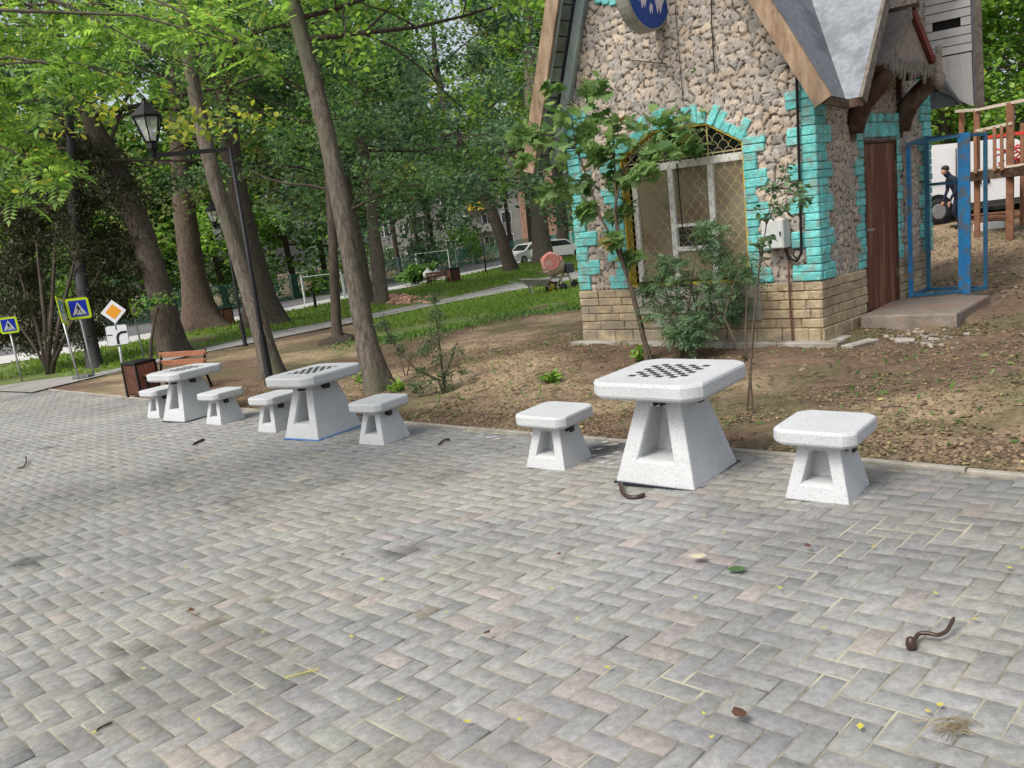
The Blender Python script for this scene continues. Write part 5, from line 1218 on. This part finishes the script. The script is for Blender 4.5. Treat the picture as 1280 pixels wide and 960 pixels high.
pod([((241, 557), .01), ((248, 554), .02), ((256, 550), .012)], .018, 'dark seed pod in front of the farthest chess table', False)
pod([((548, 557), .01), ((556, 553), .03), ((563, 551), .012)], .012, 'dark curled pod left of the stool with white paint splashes', False)
pod([((118, 916), .008), ((128, 911), .012), ((141, 905), .01)], .005, 'thin black twig pod at the lower left corner of the paving', False)
def flat_leaf(name, px, L, a, m_, label, cat, group=None, tpl=T_OVAL, curl=.02):
    v, f = tpl; c = on(px, .009); me = bpy.data.meshes.new(name); w = .9
    vv = [(x*L*w, (y-.5)*L, .004+curl*abs(x)*1.5+curl*(2*abs(y-.5))**2*.6) for x, y, z in v]; me.from_pydata(vv, [], [tuple(int(i) for i in q) for q in f]); me.update(); o = link(me, name, m_); o.location = tuple(c); o.rotation_euler = (random.uniform(-.1, .1), random.uniform(-.1, .1), a); tag(o, label, cat, group); return o
flat_leaf('green_leaf', (921, 716), .11, 1.4, GLEAF, 'dull green fallen leaf on the paving right of centre', 'leaf')
flat_leaf('pale_leaf', (874, 703), .10, 1.2, mat('pale_dry_leaf', (.40, .36, .24), (.52, .48, .34), rough=.7), 'pale dry leaf with upturned edge left of the dull green leaf', 'leaf', curl=.05)
for (dx, lab) in ((0, 'folded dark brown dry leaf on the paving at lower right'),):
    flat_leaf('brown_leaf', (926, 903), .085, .2, DRYL, lab, 'leaf', tpl=T_OVAL, curl=.05)
pf = MB(); a0, a1 = on((356, 850), .012), on((398, 839), .012)
for i in range(13):
    c = a0+(a1-a0)*i/12; d = (a1-a0)/np.linalg.norm(a1-a0); s_ = np.array([-d[1], d[0], 0])
    for sg_ in (-1, 1): pf.add([c, c+d*.005+s_*sg_*.014, c+d*.011+s_*sg_*.026, c+d*.002+s_*sg_*.014], [(0, 1, 2, 3)])
pf.tube([a0, a1], .002, 4); o = pf.build('yellow_leaf_frond', YLEAF, None, origin=a0); o.location = tuple(a0); tag(o, 'yellow feathered leaf frond lying on the paving at lower left', 'leaf frond')
for i in range(34):
    px = [(1170, 747), (1277, 690), (1262, 715), (1160, 896), (1076, 915), (1092, 688), (1050, 700), (500, 880), (585, 908), (650, 905), (905, 670), (870, 752), (880, 898), (890, 928), (1175, 888), (880, 648), (233, 713), (325, 648), (180, 840), (250, 905), (330, 795), (120, 920), (478, 728), (690, 740), (722, 778), (545, 700), (410, 640), (640, 610), (975, 740), (1030, 790), (760, 840), (440, 800), (560, 770), (1220, 780)][i]
    flat_leaf('yellow_leaflet', px, random.uniform(.02, .04), random.uniform(0, 6), YLEAF, 'tiny yellow leaflet lying on the grey paving blocks', 'leaflet', 'yellow leaflets scattered on the paving', T_DIAM)
for i, px in enumerate([(130, 748), (165, 600), (340, 575), (95, 630), (555, 612), (610, 660), (430, 700), (30, 640), (60, 660), (210, 590), (275, 590), (700, 700), (1010, 690), (240, 770), (610, 800)]):
    flat_leaf('dark_leaf_scrap', px, random.uniform(.035, .07), random.uniform(0, 6), DRYL, 'small dark scrap of dry leaf on the grey paving blocks', 'leaf scrap', 'dark leaf scraps scattered on the paving', T_DIAM, .05)
tc_ = MB(); c0 = on((1206, 916), .012)
for i in range(26):
    a = random.gauss(2.7, .5); L = random.uniform(.02, .075); q = c0+np.array([random.gauss(0, .03), random.gauss(0, .02), random.uniform(0, .01)]); tc_.tube([q, q+np.array([L*math.cos(a), L*math.sin(a), .01]), q+np.array([1.8*L*math.cos(a+.2), 1.8*L*math.sin(a+.2), 0])], .0016, 4)
o = tc_.build('twig_tuft', mat('straw', (.12, .09, .05), (.3, .25, .15), rough=.8), None, origin=c0); o.location = tuple(c0); tag(o, 'small tuft of dry straw stalks near the lower right corner', 'straw tuft')
ps_ = MB()
for (x, y, s_) in [(755, 553, .10), (768, 556, .07), (747, 562, .09), (758, 571, .10), (771, 566, .06), (742, 570, .06), (752, 578, .08), (764, 580, .05), (612, 547, .11), (600, 546, .07), (622, 549, .06), (770, 573, .03), (735, 560, .03), (660, 607, .04), (668, 606, .03), (215, 532, .10), (211, 545, .10)]:
    s_ *= .72; c = on((x, y), .0035); n = 12; ps_.loops([[(c[0]+s_*(.55+.45*math.sin(k*2.3+s_*90))*math.cos(6.283*k/n)*1.3, c[1]+s_*.5*(.6+.4*math.sin(k*1.7+s_*70))*math.sin(6.283*k/n), c[2]+dz_) for k in range(n)] for dz_ in (0, .002)])
tag(ps_.build('paint_splashes', PAINTW), 'dried white paint splashes on the paving by the white stools', 'paint splashes', kind='stuff')

# ================================================================== trees and plants
def tp(pts, depth, base=True):
    q = [at(x, y, depth) for x, y in pts]
    return q
def cpx(l, depth, jit=.3):
    """clumps given as (x, y, radius) in pixels at about one distance from the camera"""
    out = []
    for x, y, r in l:
        d = depth+random.uniform(-jit, jit); p = at(x, y, d); out.append((*p, r*d/F))
    return out
def ptree(name, label, cat, px, rpx, limbs, leaf, per, lm, **k):
    b = P(*px[0]); d = depth_of(b); s = d/F
    tr = [b]+[at(x, y, d+random.uniform(-.01, .01)*d) for x, y in px[1:]]
    return tree(name, label, cat, tr, [r*s for r in rpx], limbs, leaf, per, lm, **k)

# T5 the thick leaning trunk
ptree('leaning_tree', 'thick grey brown trunk leaning left behind the stool right of the blue footed table', 'tree',
      [(474, 489), (458, 425), (443, 345), (427, 258), (409, 170), (390, 92), (370, 20), (352, -70), (338, -190), (330, -320)], [15, 13, 12, 11.5, 10.5, 9.5, 8.5, 7, 5, 3],
      auto_limbs(10, .72, .99, 2.8, (15, 55))+[(.62, 10, 4, 3.8), (.66, 40, 10, 3.4), (.70, -20, 10, 3.2)], .11, 58, L_BRIGHT, cr=.62, tpl=T_OVAL, hang=.05, flare=1.55, sides=18)
ptree('tall_tree', 'slim brown trunk leaning left directly behind the tall street lamp', 'tree',
      [(344, 471), (325, 410), (303, 335), (280, 262), (262, 200), (248, 140), (236, 70), (226, -20), (220, -130), (216, -240)], [13, 11, 10, 9.5, 9, 8.5, 7.5, 6, 4, 2.5],
      auto_limbs(9, .68, .99, 3.0, (15, 55))+[(.66, 0, 10, 2.6)], .11, 58, L_MID, cr=.62, tpl=T_OVAL, hang=.06, flare=1.4, sides=16, yel=(.10, L_YEL))
ptree('dark_tree', 'dark broad based trunk leaning left between the two street lamps', 'tree',
      [(334, 408), (320, 345), (303, 270), (290, 200), (280, 120), (272, 40), (268, -60)], [20, 15, 12.5, 12, 11, 9, 5],
      auto_limbs(10, .62, .98, 6.0, (10, 50)), .24, 72, L_DARK, bark=TRUNKD, cr=1.35, hang=.05, flare=1.6, lev=1)
ptree('forked_tree', 'dark crooked forked trunk behind the park bench', 'tree',
      [(217, 444), (206, 392), (192, 335), (172, 275), (150, 222), (124, 168), (98, 122), (76, 70), (62, 0), (54, -70), (50, -140)], [17, 15.5, 14.5, 14, 13, 11, 9.5, 8, 6.5, 5, 3],
      auto_limbs(11, .55, .98, 5.2, (10, 50))+[(.46, 40, 64, 4.4), (.5, 200, 12, 4.0)], .15, 62, L_MID, bark=TRUNKD, cr=.95, tpl=T_OVAL, hang=.06, flare=1.35, sides=16, yel=(.30, L_YEL))
ptree('broad_tree', 'broad brown trunk with flared base on the verge right of the forked dark trunk', 'tree',
      [(253, 413), (246, 370), (238, 320), (231, 270), (227, 200), (222, 120), (218, 30), (216, -60)], [17, 15.5, 14, 13, 12, 10, 7, 4],
      auto_limbs(12, .52, .98, 7.0, (5, 50)), .24, 70, L_OLIVE, bark=TRUNKB, cr=1.3, hang=.07, flare=1.9)
ptree('thin_tree', 'thin dark trunk with a soil mound at its foot, left of the leaning trunk', 'tree',
      [(422, 428), (419, 380), (417, 320), (413, 250), (407, 170), (400, 90), (396, 10)], [7, 6.2, 5.8, 5.3, 4.5, 3.5, 2],
      auto_limbs(8, .45, .98, 2.6, (10, 50)), .12, 70, L_DARK, bark=TRUNKD, cr=.65, tpl=T_OVAL, flare=1.2)
sm_ = P(424, 427); o = MB().lathe([(.55, -.05), (.50, .05), (.34, .14), (.12, .20), (.02, .21)], 22).xf(lambda x, y, z: (x*(1+.2*math.sin(5*math.atan2(y, x))), y*(1+.2*math.cos(4*math.atan2(y, x))), z+.03*math.sin(9*x+7*y))).build('soil_mound', mat('dark_soil', (.035, .026, .02), (.075, .058, .045), scale=14, rough=1, bump=1, bscale=30), None, False); o.location = tuple(sm_); tag(o, 'small dark mound of dug soil round the foot of the thin dark trunk', 'soil mound')
ptree('slender_tree', 'slender trunk just right behind the thick leaning trunk, lower part bare', 'tree',
      [(478, 381), (470, 310), (461, 230), (450, 160), (440, 90), (433, 10)], [9, 8, 7, 6, 5, 3], auto_limbs(9, .52, .98, 5, (5, 45)), .22, 78, L_MID, cr=1.1, hang=.06, flare=1.3)
ptree('slender_tree', 'grey slender trunk half covered by the thick leaning trunk', 'tree',
      [(461, 379), (447, 300), (432, 220), (420, 150), (410, 80)], [7.5, 7, 6, 5, 3], auto_limbs(8, .5, .98, 5, (0, 45)), .24, 75, L_BLUE, cr=1.2, hang=.06, flare=1.2)
ptree('verge_tree', 'crooked dark trunk leaning left on the verge behind the bench with bags', 'tree',
      [(639, 340), (628, 300), (612, 258), (598, 225), (580, 188), (560, 150), (545, 90), (540, 20)], [8.5, 7.5, 7, 6.5, 5.5, 5, 3.5, 2], auto_limbs(11, .42, .98, 6.5, (-5, 45)), .28, 90, L_BLUE, bark=TRUNKD, cr=1.5, hang=.06, flare=1.3)
ptree('verge_tree', 'thick upright grey trunk just left of the concrete mixer', 'tree',
      [(680, 329), (674, 275), (669, 220), (666, 150), (662, 70), (660, -10)], [12, 10.5, 10, 9.5, 7, 4], auto_limbs(10, .45, .98, 6.5, (0, 45)), .28, 80, L_BRIGHT, cr=1.5, hang=.05, flare=1.3)
ptree('verge_tree', 'dark narrow trunk between the mixer and the kiosk wall', 'tree',
      [(706, 322), (700, 262), (695, 200), (690, 120), (687, 40)], [7.5, 6.5, 6, 5, 3], auto_limbs(8, .5, .98, 5.5, (0, 45)), .28, 100, L_MID, bark=TRUNKD, cr=1.4, hang=.05, flare=1.3)
ptree('signpost_tree', 'dark straight trunk right behind the large pedestrian crossing sign', 'tree',
      [(119, 461), (112, 420), (104, 370), (97, 315), (92, 250), (88, 170), (85, 90)], [9, 8, 7.5, 7, 6, 4.5, 3], auto_limbs(7, .76, .98, 3.6, (10, 50)), .16, 70, L_DARK, bark=BLACKM, cr=1.0, tpl=T_OVAL, flare=1.25)
ptree('young_tree', 'small dark sapling with few leaves behind the litter bin', 'sapling',
      [(188, 452), (189, 425), (193, 400), (198, 385)], [2.4, 2, 1.6, 1], [(.8, 30, 40, .7), (.7, 150, 40, .6), (.95, 270, 50, .5)], .13, 26, L_MID, bark=TRUNKD, cr=.3, tpl=T_OVAL, lev=0, flare=1)
# background trees beyond the street, one by one
bg = [(-10, 425, 9, 6.0, L_OLIVE), (60, 418, 11, 6.5, L_DARK), (140, 408, 10, 6.0, L_BRIGHT), (190, 401, 8, 5, L_MID), (285, 386, 8, 5.5, L_BRIGHT), (320, 380, 12, 6.5, L_MID), (372, 372, 9, 5.5, L_BRIGHT), (410, 364, 13, 7, L_OLIVE),
      (445, 356, 12, 6, L_BLUE), (500, 344, 13, 6.5, L_DARK), (526, 338, 9, 5, L_DARK), (545, 331, 11, 5.0, L_MID), (640, 314, 12, 5.5, L_OLIVE), (664, 309, 13, 6, L_DARK), (710, 302, 12, 6.5, L_MID)]
names = ['pale olive', 'dark green', 'bright green', 'mid green', 'bright green', 'mid green', 'yellow green', 'olive', 'blue green', 'deep green', 'deep green', 'mid green', 'olive', 'deep green', 'mid green']
wh_ = ['at the far left edge beyond the street', 'behind the dark thuja', 'above the amber diamond sign', 'behind the forked dark trunk', 'between the broad trunk and the lamp', 'behind the dark trunk between the lamps', 'left of the thin dark trunk beyond the fence', 'above the thin dark trunk', 'directly behind the thick leaning trunk', 'left of the distant bench with bags', 'right above the distant bench with bags', 'left of the apartment balconies', 'behind the crooked leaning trunk', 'behind the parked white cars', 'behind the left edge of the kiosk']
for i, (x, y, h, r, lm) in enumerate(bg):
    b = P(x, y); b = b if np.hypot(b[0], b[1]) < 95 else at(x, y, 90); b[2] = float(terr(b[0], b[1])); k = np.linalg.norm(b[:2])/50
    lean = np.array([random.uniform(-.8, .3), random.uniform(-.5, .5), 0]); h *= max(.8, k)*1.05; r *= max(.7, min(1.25, k))
    tr = [b+lean*t+np.array([0, 0, h*t]) for t in (0, .3, .6, 1)]
    tree('background_tree', f'{names[i]} leafy tree {wh_[i]}', 'tree', tr, [.24, .2, .14, .05], auto_limbs(13, .36, 1.0, r*.85, (0, 65), .55), .30*max(.75, min(1.3, k)), 66, lm, bark=TRUNKD, group='leafy trees beyond the street', cr=1.35*max(.75, min(1.2, k)), hang=.03)
# right side, behind the kiosk
for i, (x, y, dd, h, r, lm, lab) in enumerate([(1182, 225, 36, 9, 5, L_BRIGHT, 'bright leafy tree seen between the kiosk and the white van'), (1225, 170, 44, 15, 6, L_MID, 'tall green tree above the white van roof'), (1275, 160, 40, 14, 6, L_DARK, 'dark green tree at the upper right corner'), (1330, 190, 34, 13, 5.5, L_BRIGHT, 'light green tree reaching in at the right edge behind the platform'), (1120, 220, 48, 15, 6, L_DARK, 'dark tree rising behind the kiosk roof')]):
    b = at(x, y, dd); b[2] = float(terr(b[0], b[1])); tr = [b+np.array([.4*t*math.sin(i), 0, h*t]) for t in (0, .3, .6, 1)]
    tree('kiosk_side_tree', lab, 'tree', tr, [.28, .24, .17, .05], auto_limbs(16, .16, 1.0, r*.9, (-5, 65), .5), .22, 130, lm, bark=TRUNKD, group='trees behind the kiosk', cr=1.25, hang=.03)
# bushes along the street fence
for i, (x, y, r, lm, lab) in enumerate([(300, 382, 2.1, L_BRIGHT, 'bright bush behind the fence between the broad trunk and the lamp'), (232, 391, 1.7, L_MID, 'green bush at the fence just left of the broad trunk'), (150, 405, 2.1, L_BRIGHT, 'yellowish green bush under the amber diamond sign'), (575, 334, 2.3, L_BRIGHT, 'light green hedge bush below the apartment block'), (598, 330, 2.0, L_MID, 'green hedge bush left of the crooked leaning trunk'), (544, 341, 1.8, L_DARK, 'dark bush behind the distant bench with bags'), (522, 356, .8, L_MID, 'low green shrub left of the distant bench'), (345, 370, 2.2, L_DARK, 'dark bush behind the fence right of the dark trunk'), (480, 344, 2.0, L_DARK, 'dark bush beyond the street right of the slender trunks'), (70, 415, 2.2, L_DARK, 'dark bush beyond the street behind the thuja stems')]):
    b = P(x, y); t = thing('street_bush', lab, 'bush', b, 0, 'bushes along the street')
    cl = [(b[0]+random.gauss(0, r*.6), b[1]+random.gauss(0, r*.4), b[2]+random.uniform(.3, 1.35)*r, r*.5) for _ in range(16)]
    leaf_obj('foliage', leaves(clump_points(cl, 85), .24, T_DIAM), lm, t, b); st_ = MB()
    for c in cl[:6]: st_.tube([b, (b+np.array(c[:3]))/2+np.array([0, 0, .1]), c[:3]], [.04, .03, .012], 5)
    st_.build('stems', STEM, t, origin=b)
# far wood closing the view
q = []
for i in range(520):
    a = random.uniform(-62, 62); d = random.uniform(120, 190); x, y = d*math.sin(R(a)), d*math.cos(R(a)); z0 = float(terr(x, y)); top = 15+6*math.sin(a*.3)+4*math.sin(a*.9+1)
    q.append((x, y, z0+random.uniform(0, 1)**.8*top, random.uniform(2.2, 3.8)))
fwv = leaves(clump_points(q, 90), .75, T_DIAM); fo_ = link(fast_mesh('far_wood', *fwv), 'far_wood', L_BLUE); tag(fo_, 'far green wood closing the view beyond the street and houses', 'wood', kind='stuff')
# thuja at the left
b = P(62, 469); dT = depth_of(b); th = thing('thuja', 'big dark brownish thuja with several bare stems at the left edge', 'conifer', b); st_ = MB()
for x, y, r in ((20, 330, 5), (45, 300, 6), (70, 280, 6), (100, 300, 6), (130, 330, 5), (60, 380, 4), (5, 380, 4)):
    st_.tube([b+np.array([random.uniform(-.1, .1), random.uniform(-.1, .1), -.1]), at(62+(x-62)*.35, 469+(y-469)*.42, dT), at(x, y, dT+random.uniform(-.5, .5))], [r*.9*dT/F*.6, r*dT/F*.5, .02], 7)
st_.build('stems', TRUNKD, th, True, b)
cl = []
for _ in range(230):
    x = random.uniform(-90, 172); y = random.uniform(175, 432); 
    if ((x-45)/150)**2+((y-305)/142)**2 > 1: continue
    if y > 395 and abs(x-70) > 60 and random.random() < .5: continue
    cl.append((*at(x, y, dT+1.0+random.gauss(0, .6)), random.uniform(.38, .7)))
leaf_obj('crown', leaves(clump_points(cl, 330), .14, T_NARROW, -.1, -.5), L_THUJA, th, b)
# ash reaching in from the left, its trunk just outside the frame
b = np.array([-6.9, 6.4, 0]); b[2] = float(terr(b[0], b[1])); dA = 6.6
tx_ = [(15, 40, 26), (60, 55, 24), (100, 85, 24), (58, 128, 24), (172, 95, 22), (25, 168, 26), (8, 235, 22), (88, 225, 16), (150, 55, 24), (228, 28, 22), (288, 52, 20), (335, 18, 22), (205, 8, 24), (270, 8, 22), (120, 25, 24), (40, 8, 26), (0, 95, 26), (70, 195, 16), (190, 62, 18), (320, 60, 14), (-20, 200, 26), (-30, 130, 30), (-30, 40, 30)]
t = thing('ash_tree', 'ash tree standing outside the left edge, feathered leafy twigs hanging in at the upper left', 'tree', b); mb = MB()
top = b+np.array([.2, .2, 7.2]); mb.tube([b+np.array([0, 0, -.2]), b+np.array([0, 0, .3]), b+np.array([.05, .1, 3.2]), top], [.26, .2, .16, .06], 12)
cl = []
for k, (x, y, r) in enumerate(tx_):
    e = at(x, y, dA+random.uniform(-.6, .9)); s_ = b+np.array([.05, .1, 2.9+.13*k]); mid = (s_+e)/2+np.array([0, 0, .35]); m2 = e*.75+mid*.25+np.array([0, 0, .12])
    mb.tube([s_, mid, m2, e], [.03, .018, .010, .005], 5, False); cl.append((*e, r*dA/F*1.1)); cl.append((*(e*.85+mid*.15), r*dA/F*.8))
for _ in range(16): cl.append((b[0]+random.gauss(0, 1.4), b[1]+random.gauss(0, 1.4), b[2]+random.uniform(4.6, 8.5), .5))
mb.build('trunk', TRUNK, t, True, b)
leaf_obj('crown', leaves(clump_points(cl[:46], 9), .26, T_PIN, .9, .8), L_BRIGHT, t, b); yc = cpx([(20, 190, 34), (60, 202, 30), (12, 140, 30), (108, 122, 28), (132, 140, 26), (148, 108, 24), (250, 150, 30), (305, 142, 30), (280, 160, 26), (72, 160, 28), (40, 230, 26), (8, 60, 26), (220, 165, 24), (330, 150, 22)], 9.0, .9)
leaf_obj('yellow_foliage', leaves(clump_points(yc, 34), .075, T_OVAL, .6, .6), L_YEL, t, b); yb = MB()
for c in yc: e = np.array(c[:3]); yb.tube([b+np.array([.1, .15, 6.2]), b*.4+e*.6+np.array([0, 0, 2.6]), e*.93+b*.07+np.array([0, 0, .7]), e], [.02, .010, .005, .002], 5, False)
yb.build('side_branches', STEM, t, True, b)
leaf_obj('upper_foliage', leaves(clump_points(cl[46:], 30), .24, T_PIN, .9, .6), L_BRIGHT, t, b)
# saplings and bush before the kiosk
def sapling(name, label, base, stems, clumps, per, size, tpl, lm, dj=.25, upb=.8, droop=.6, r0=.028, dd=0, cat='sapling'):
    b = P(*base); b[2] = gz(b[0], b[1]); d = depth_of(b)+dd; t = thing(name, label, cat, b); mb = MB()
    for s in stems:
        pts = [b+np.array([random.uniform(-.05, .05), random.uniform(-.04, .04), -.05])]+[at(x, y, d+random.uniform(-dj, dj)*.4) for x, y in s]; n = len(pts); mb.tube(pts, [r0*(1-.75*i/(n-1)) for i in range(n)], 7, False)
    cl = cpx(clumps, d, dj)
    for c in cl:                                   # twigs to the clumps
        e = np.array(c[:3]); ss_ = [at(x, y, d) for s in stems for x, y in s]; k = min(ss_, key=lambda q: np.linalg.norm(q-e)+.5*max(0, q[2]-e[2])); mb.tube([k, (k+e)/2+np.array([0, 0, .05]), e], [.009, .006, .003], 4, False)
    mb.build('stems', STEM, t, True, b); leaf_obj('leaves', leaves(clump_points(cl, per), size, tpl, upb, droop), lm, t, b); return t
sapling('maple_sapling', 'maple sapling with lobed leaves and thin double stem before the kiosk window', (812, 451),
        [[(800, 405), (785, 350), (773, 300), (768, 262), (778, 215), (800, 185), (850, 150), (905, 95)], [(803, 410), (790, 362), (768, 305), (750, 270), (735, 225), (720, 185), (712, 130)], [(795, 385), (776, 320), (770, 260), (768, 200), (765, 150)]],
        [(700, 190, 30), (735, 150, 32), (722, 232, 26), (760, 190, 28), (690, 238, 20), (745, 112, 22), (772, 160, 24), (700, 143, 24), (672, 172, 20), (655, 200, 14), (830, 150, 26), (862, 122, 26), (890, 95, 22), (915, 72, 16), (852, 165, 24), (882, 142, 20), (810, 187, 20), (770, 225, 20), (780, 262, 16), (800, 215, 18), (838, 188, 18), (865, 185, 14), (905, 120, 14), (735, 262, 12), (765, 298, 10), (788, 320, 8), (745, 190, 20), (720, 165, 24), (650, 165, 14), (690, 110, 12)],
        32, .175, T_MAPLE, L_MAPLE, .35)
sapling('dense_bush', 'dark feathery leaved bush in front of the kiosk window', (855, 447),
        [[(852, 415), (835, 370), (820, 330)], [(858, 410), (865, 350), (872, 300)], [(860, 415), (885, 370), (905, 320)], [(850, 420), (838, 395), (815, 370)], [(862, 420), (890, 400), (920, 375)], [(868, 425), (872, 395), (860, 340)]],
        [(885, 298, 24), (838, 330, 20), (898, 318, 30), (828, 368, 32), (868, 352, 34), (905, 352, 30), (850, 392, 30), (885, 385, 34), (818, 392, 24), (925, 378, 22), (928, 342, 18), (885, 288, 20), (838, 345, 26), (845, 418, 14), (866, 424, 12), (910, 395, 20), (812, 360, 16), (870, 405, 20)],
        58, .165, T_PIN, L_MAPLED, .35, .8, .5, .022, 0, 'bush')
sapling('thin_sapling', 'thin bare stemmed sapling just right of the largest chess table', (936, 520),
        [[(938, 470), (941, 410), (948, 345), (958, 280), (968, 235), (985, 205)], [(940, 440), (944, 380), (950, 320), (946, 290)]],
        [(985, 243, 18), (1002, 232, 12), (968, 232, 14), (955, 268, 14), (975, 262, 14), (948, 305, 10), (985, 215, 12), (1005, 250, 9), (960, 300, 9)], 24, .06, T_OVAL, L_MAPLED, .12, .7, .5, .011)
sapling('bare_sapling', 'dark bent bare stem right of the dense bush, few leaves', (930, 449),
        [[(922, 432), (912, 412), (905, 395), (915, 360), (930, 320)], [(932, 410), (934, 370), (940, 330)]], [(935, 322, 10), (912, 365, 10), (940, 345, 8)], 14, .12, T_PIN, L_MAPLED, .1, .8, .5, .018)
sapling('wispy_conifer', 'small wispy dark conifer on the soil right of the thick leaning trunk', (555, 492),
        [[(553, 465), (549, 430), (545, 395), (543, 365)], [(548, 475), (520, 462), (497, 438), (482, 412), (476, 395)], [(556, 470), (566, 445), (572, 425)]],
        [(545, 395, 13), (548, 415, 15), (540, 432, 15), (552, 448, 14), (556, 470, 13), (530, 440, 12), (570, 440, 11), (542, 375, 9), (478, 408, 10), (488, 425, 9), (500, 440, 9), (535, 482, 14), (560, 486, 12), (525, 465, 10), (578, 465, 8), (520, 485, 12)], 170, .05, T_NARROW, L_WISP, .15, .1, -.3, .02, 0, 'conifer')
sapling('wispy_shrub', 'very thin wispy shrub between the thick leaning trunk and the small conifer', (505, 470),
        [[(498, 440), (486, 415), (480, 395)], [(512, 452), (520, 440)]], [(488, 410, 12), (480, 398, 8), (500, 430, 12), (515, 445, 9)], 110, .045, T_NARROW, L_WISP, .15, .1, -.3, .012, 0, 'shrub')
for (x, y, r, lab) in [(452, 480, .16, 'small green weed clump left of the foot of the thick leaning trunk'), (800, 447, .14, 'pale green weed clump at the foot of the maple sapling'), (498, 492, .12, 'low weed clump right of the foot of the thick leaning trunk'), (690, 478, .10, 'tiny weed on the soil above the splashed stool')]:
    b = G(x, y); t = thing('weed_clump', lab, 'weed', b); leaf_obj('leaves', leaves(clump_points([(b[0], b[1], b[2]+r*.6, r)], 60), .09, T_OVAL, .8, -.4), L_BRIGHT, t, b)
    MB().tube([b, b+np.array([0, 0, r])], [.006, .003], 5).build('stem', STEM, t, origin=b)

# ================================================================== light
w = bpy.data.worlds.new('World'); SC.world = w; w.use_nodes = True
nt = w.node_tree; bgn = nt.nodes['Background']; sky = nt.nodes.new('ShaderNodeTexSky'); sky.sky_type = 'NISHITA'; sky.sun_disc = False
SUN_EL, SUN_AZ = R(52), R(232)          # azimuth measured from +y towards +x: behind the camera and to its left
sky.sun_elevation = SUN_EL; sky.sun_rotation = SUN_AZ; sky.air_density = 1.0; sky.dust_density = 4.0; sky.ozone_density = 1.0
hs = nt.nodes.new('ShaderNodeHueSaturation'); hs.inputs['Saturation'].default_value = .45
nt.links.new(sky.outputs[0], hs.inputs['Color']); nt.links.new(hs.outputs[0], bgn.inputs['Color']); bgn.inputs['Strength'].default_value = .15
sl = bpy.data.lights.new('sun', 'SUN'); sl.energy = 1.9; sl.angle = R(24); sl.color = (1, .95, .87); so_ = bpy.data.objects.new('sun', sl); COL.objects.link(so_)
dv = Vector((math.sin(SUN_AZ)*math.cos(SUN_EL), math.cos(SUN_AZ)*math.cos(SUN_EL), math.sin(SUN_EL)))
so_.rotation_euler = dv.to_track_quat('Z', 'Y').to_euler(); so_.location = (0, -5, 30)
vs2 = SC.view_settings; vs2.view_transform = 'Standard'; vs2.look = 'None'; vs2.gamma = 1; vs2.use_curve_mapping = False; vs2.exposure = .46
SC.cycles.max_bounces = 6; SC.cycles.diffuse_bounces = 3; SC.cycles.glossy_bounces = 2; SC.cycles.transmission_bounces = 4; SC.cycles.transparent_max_bounces = 8; SC.cycles.use_denoising = True
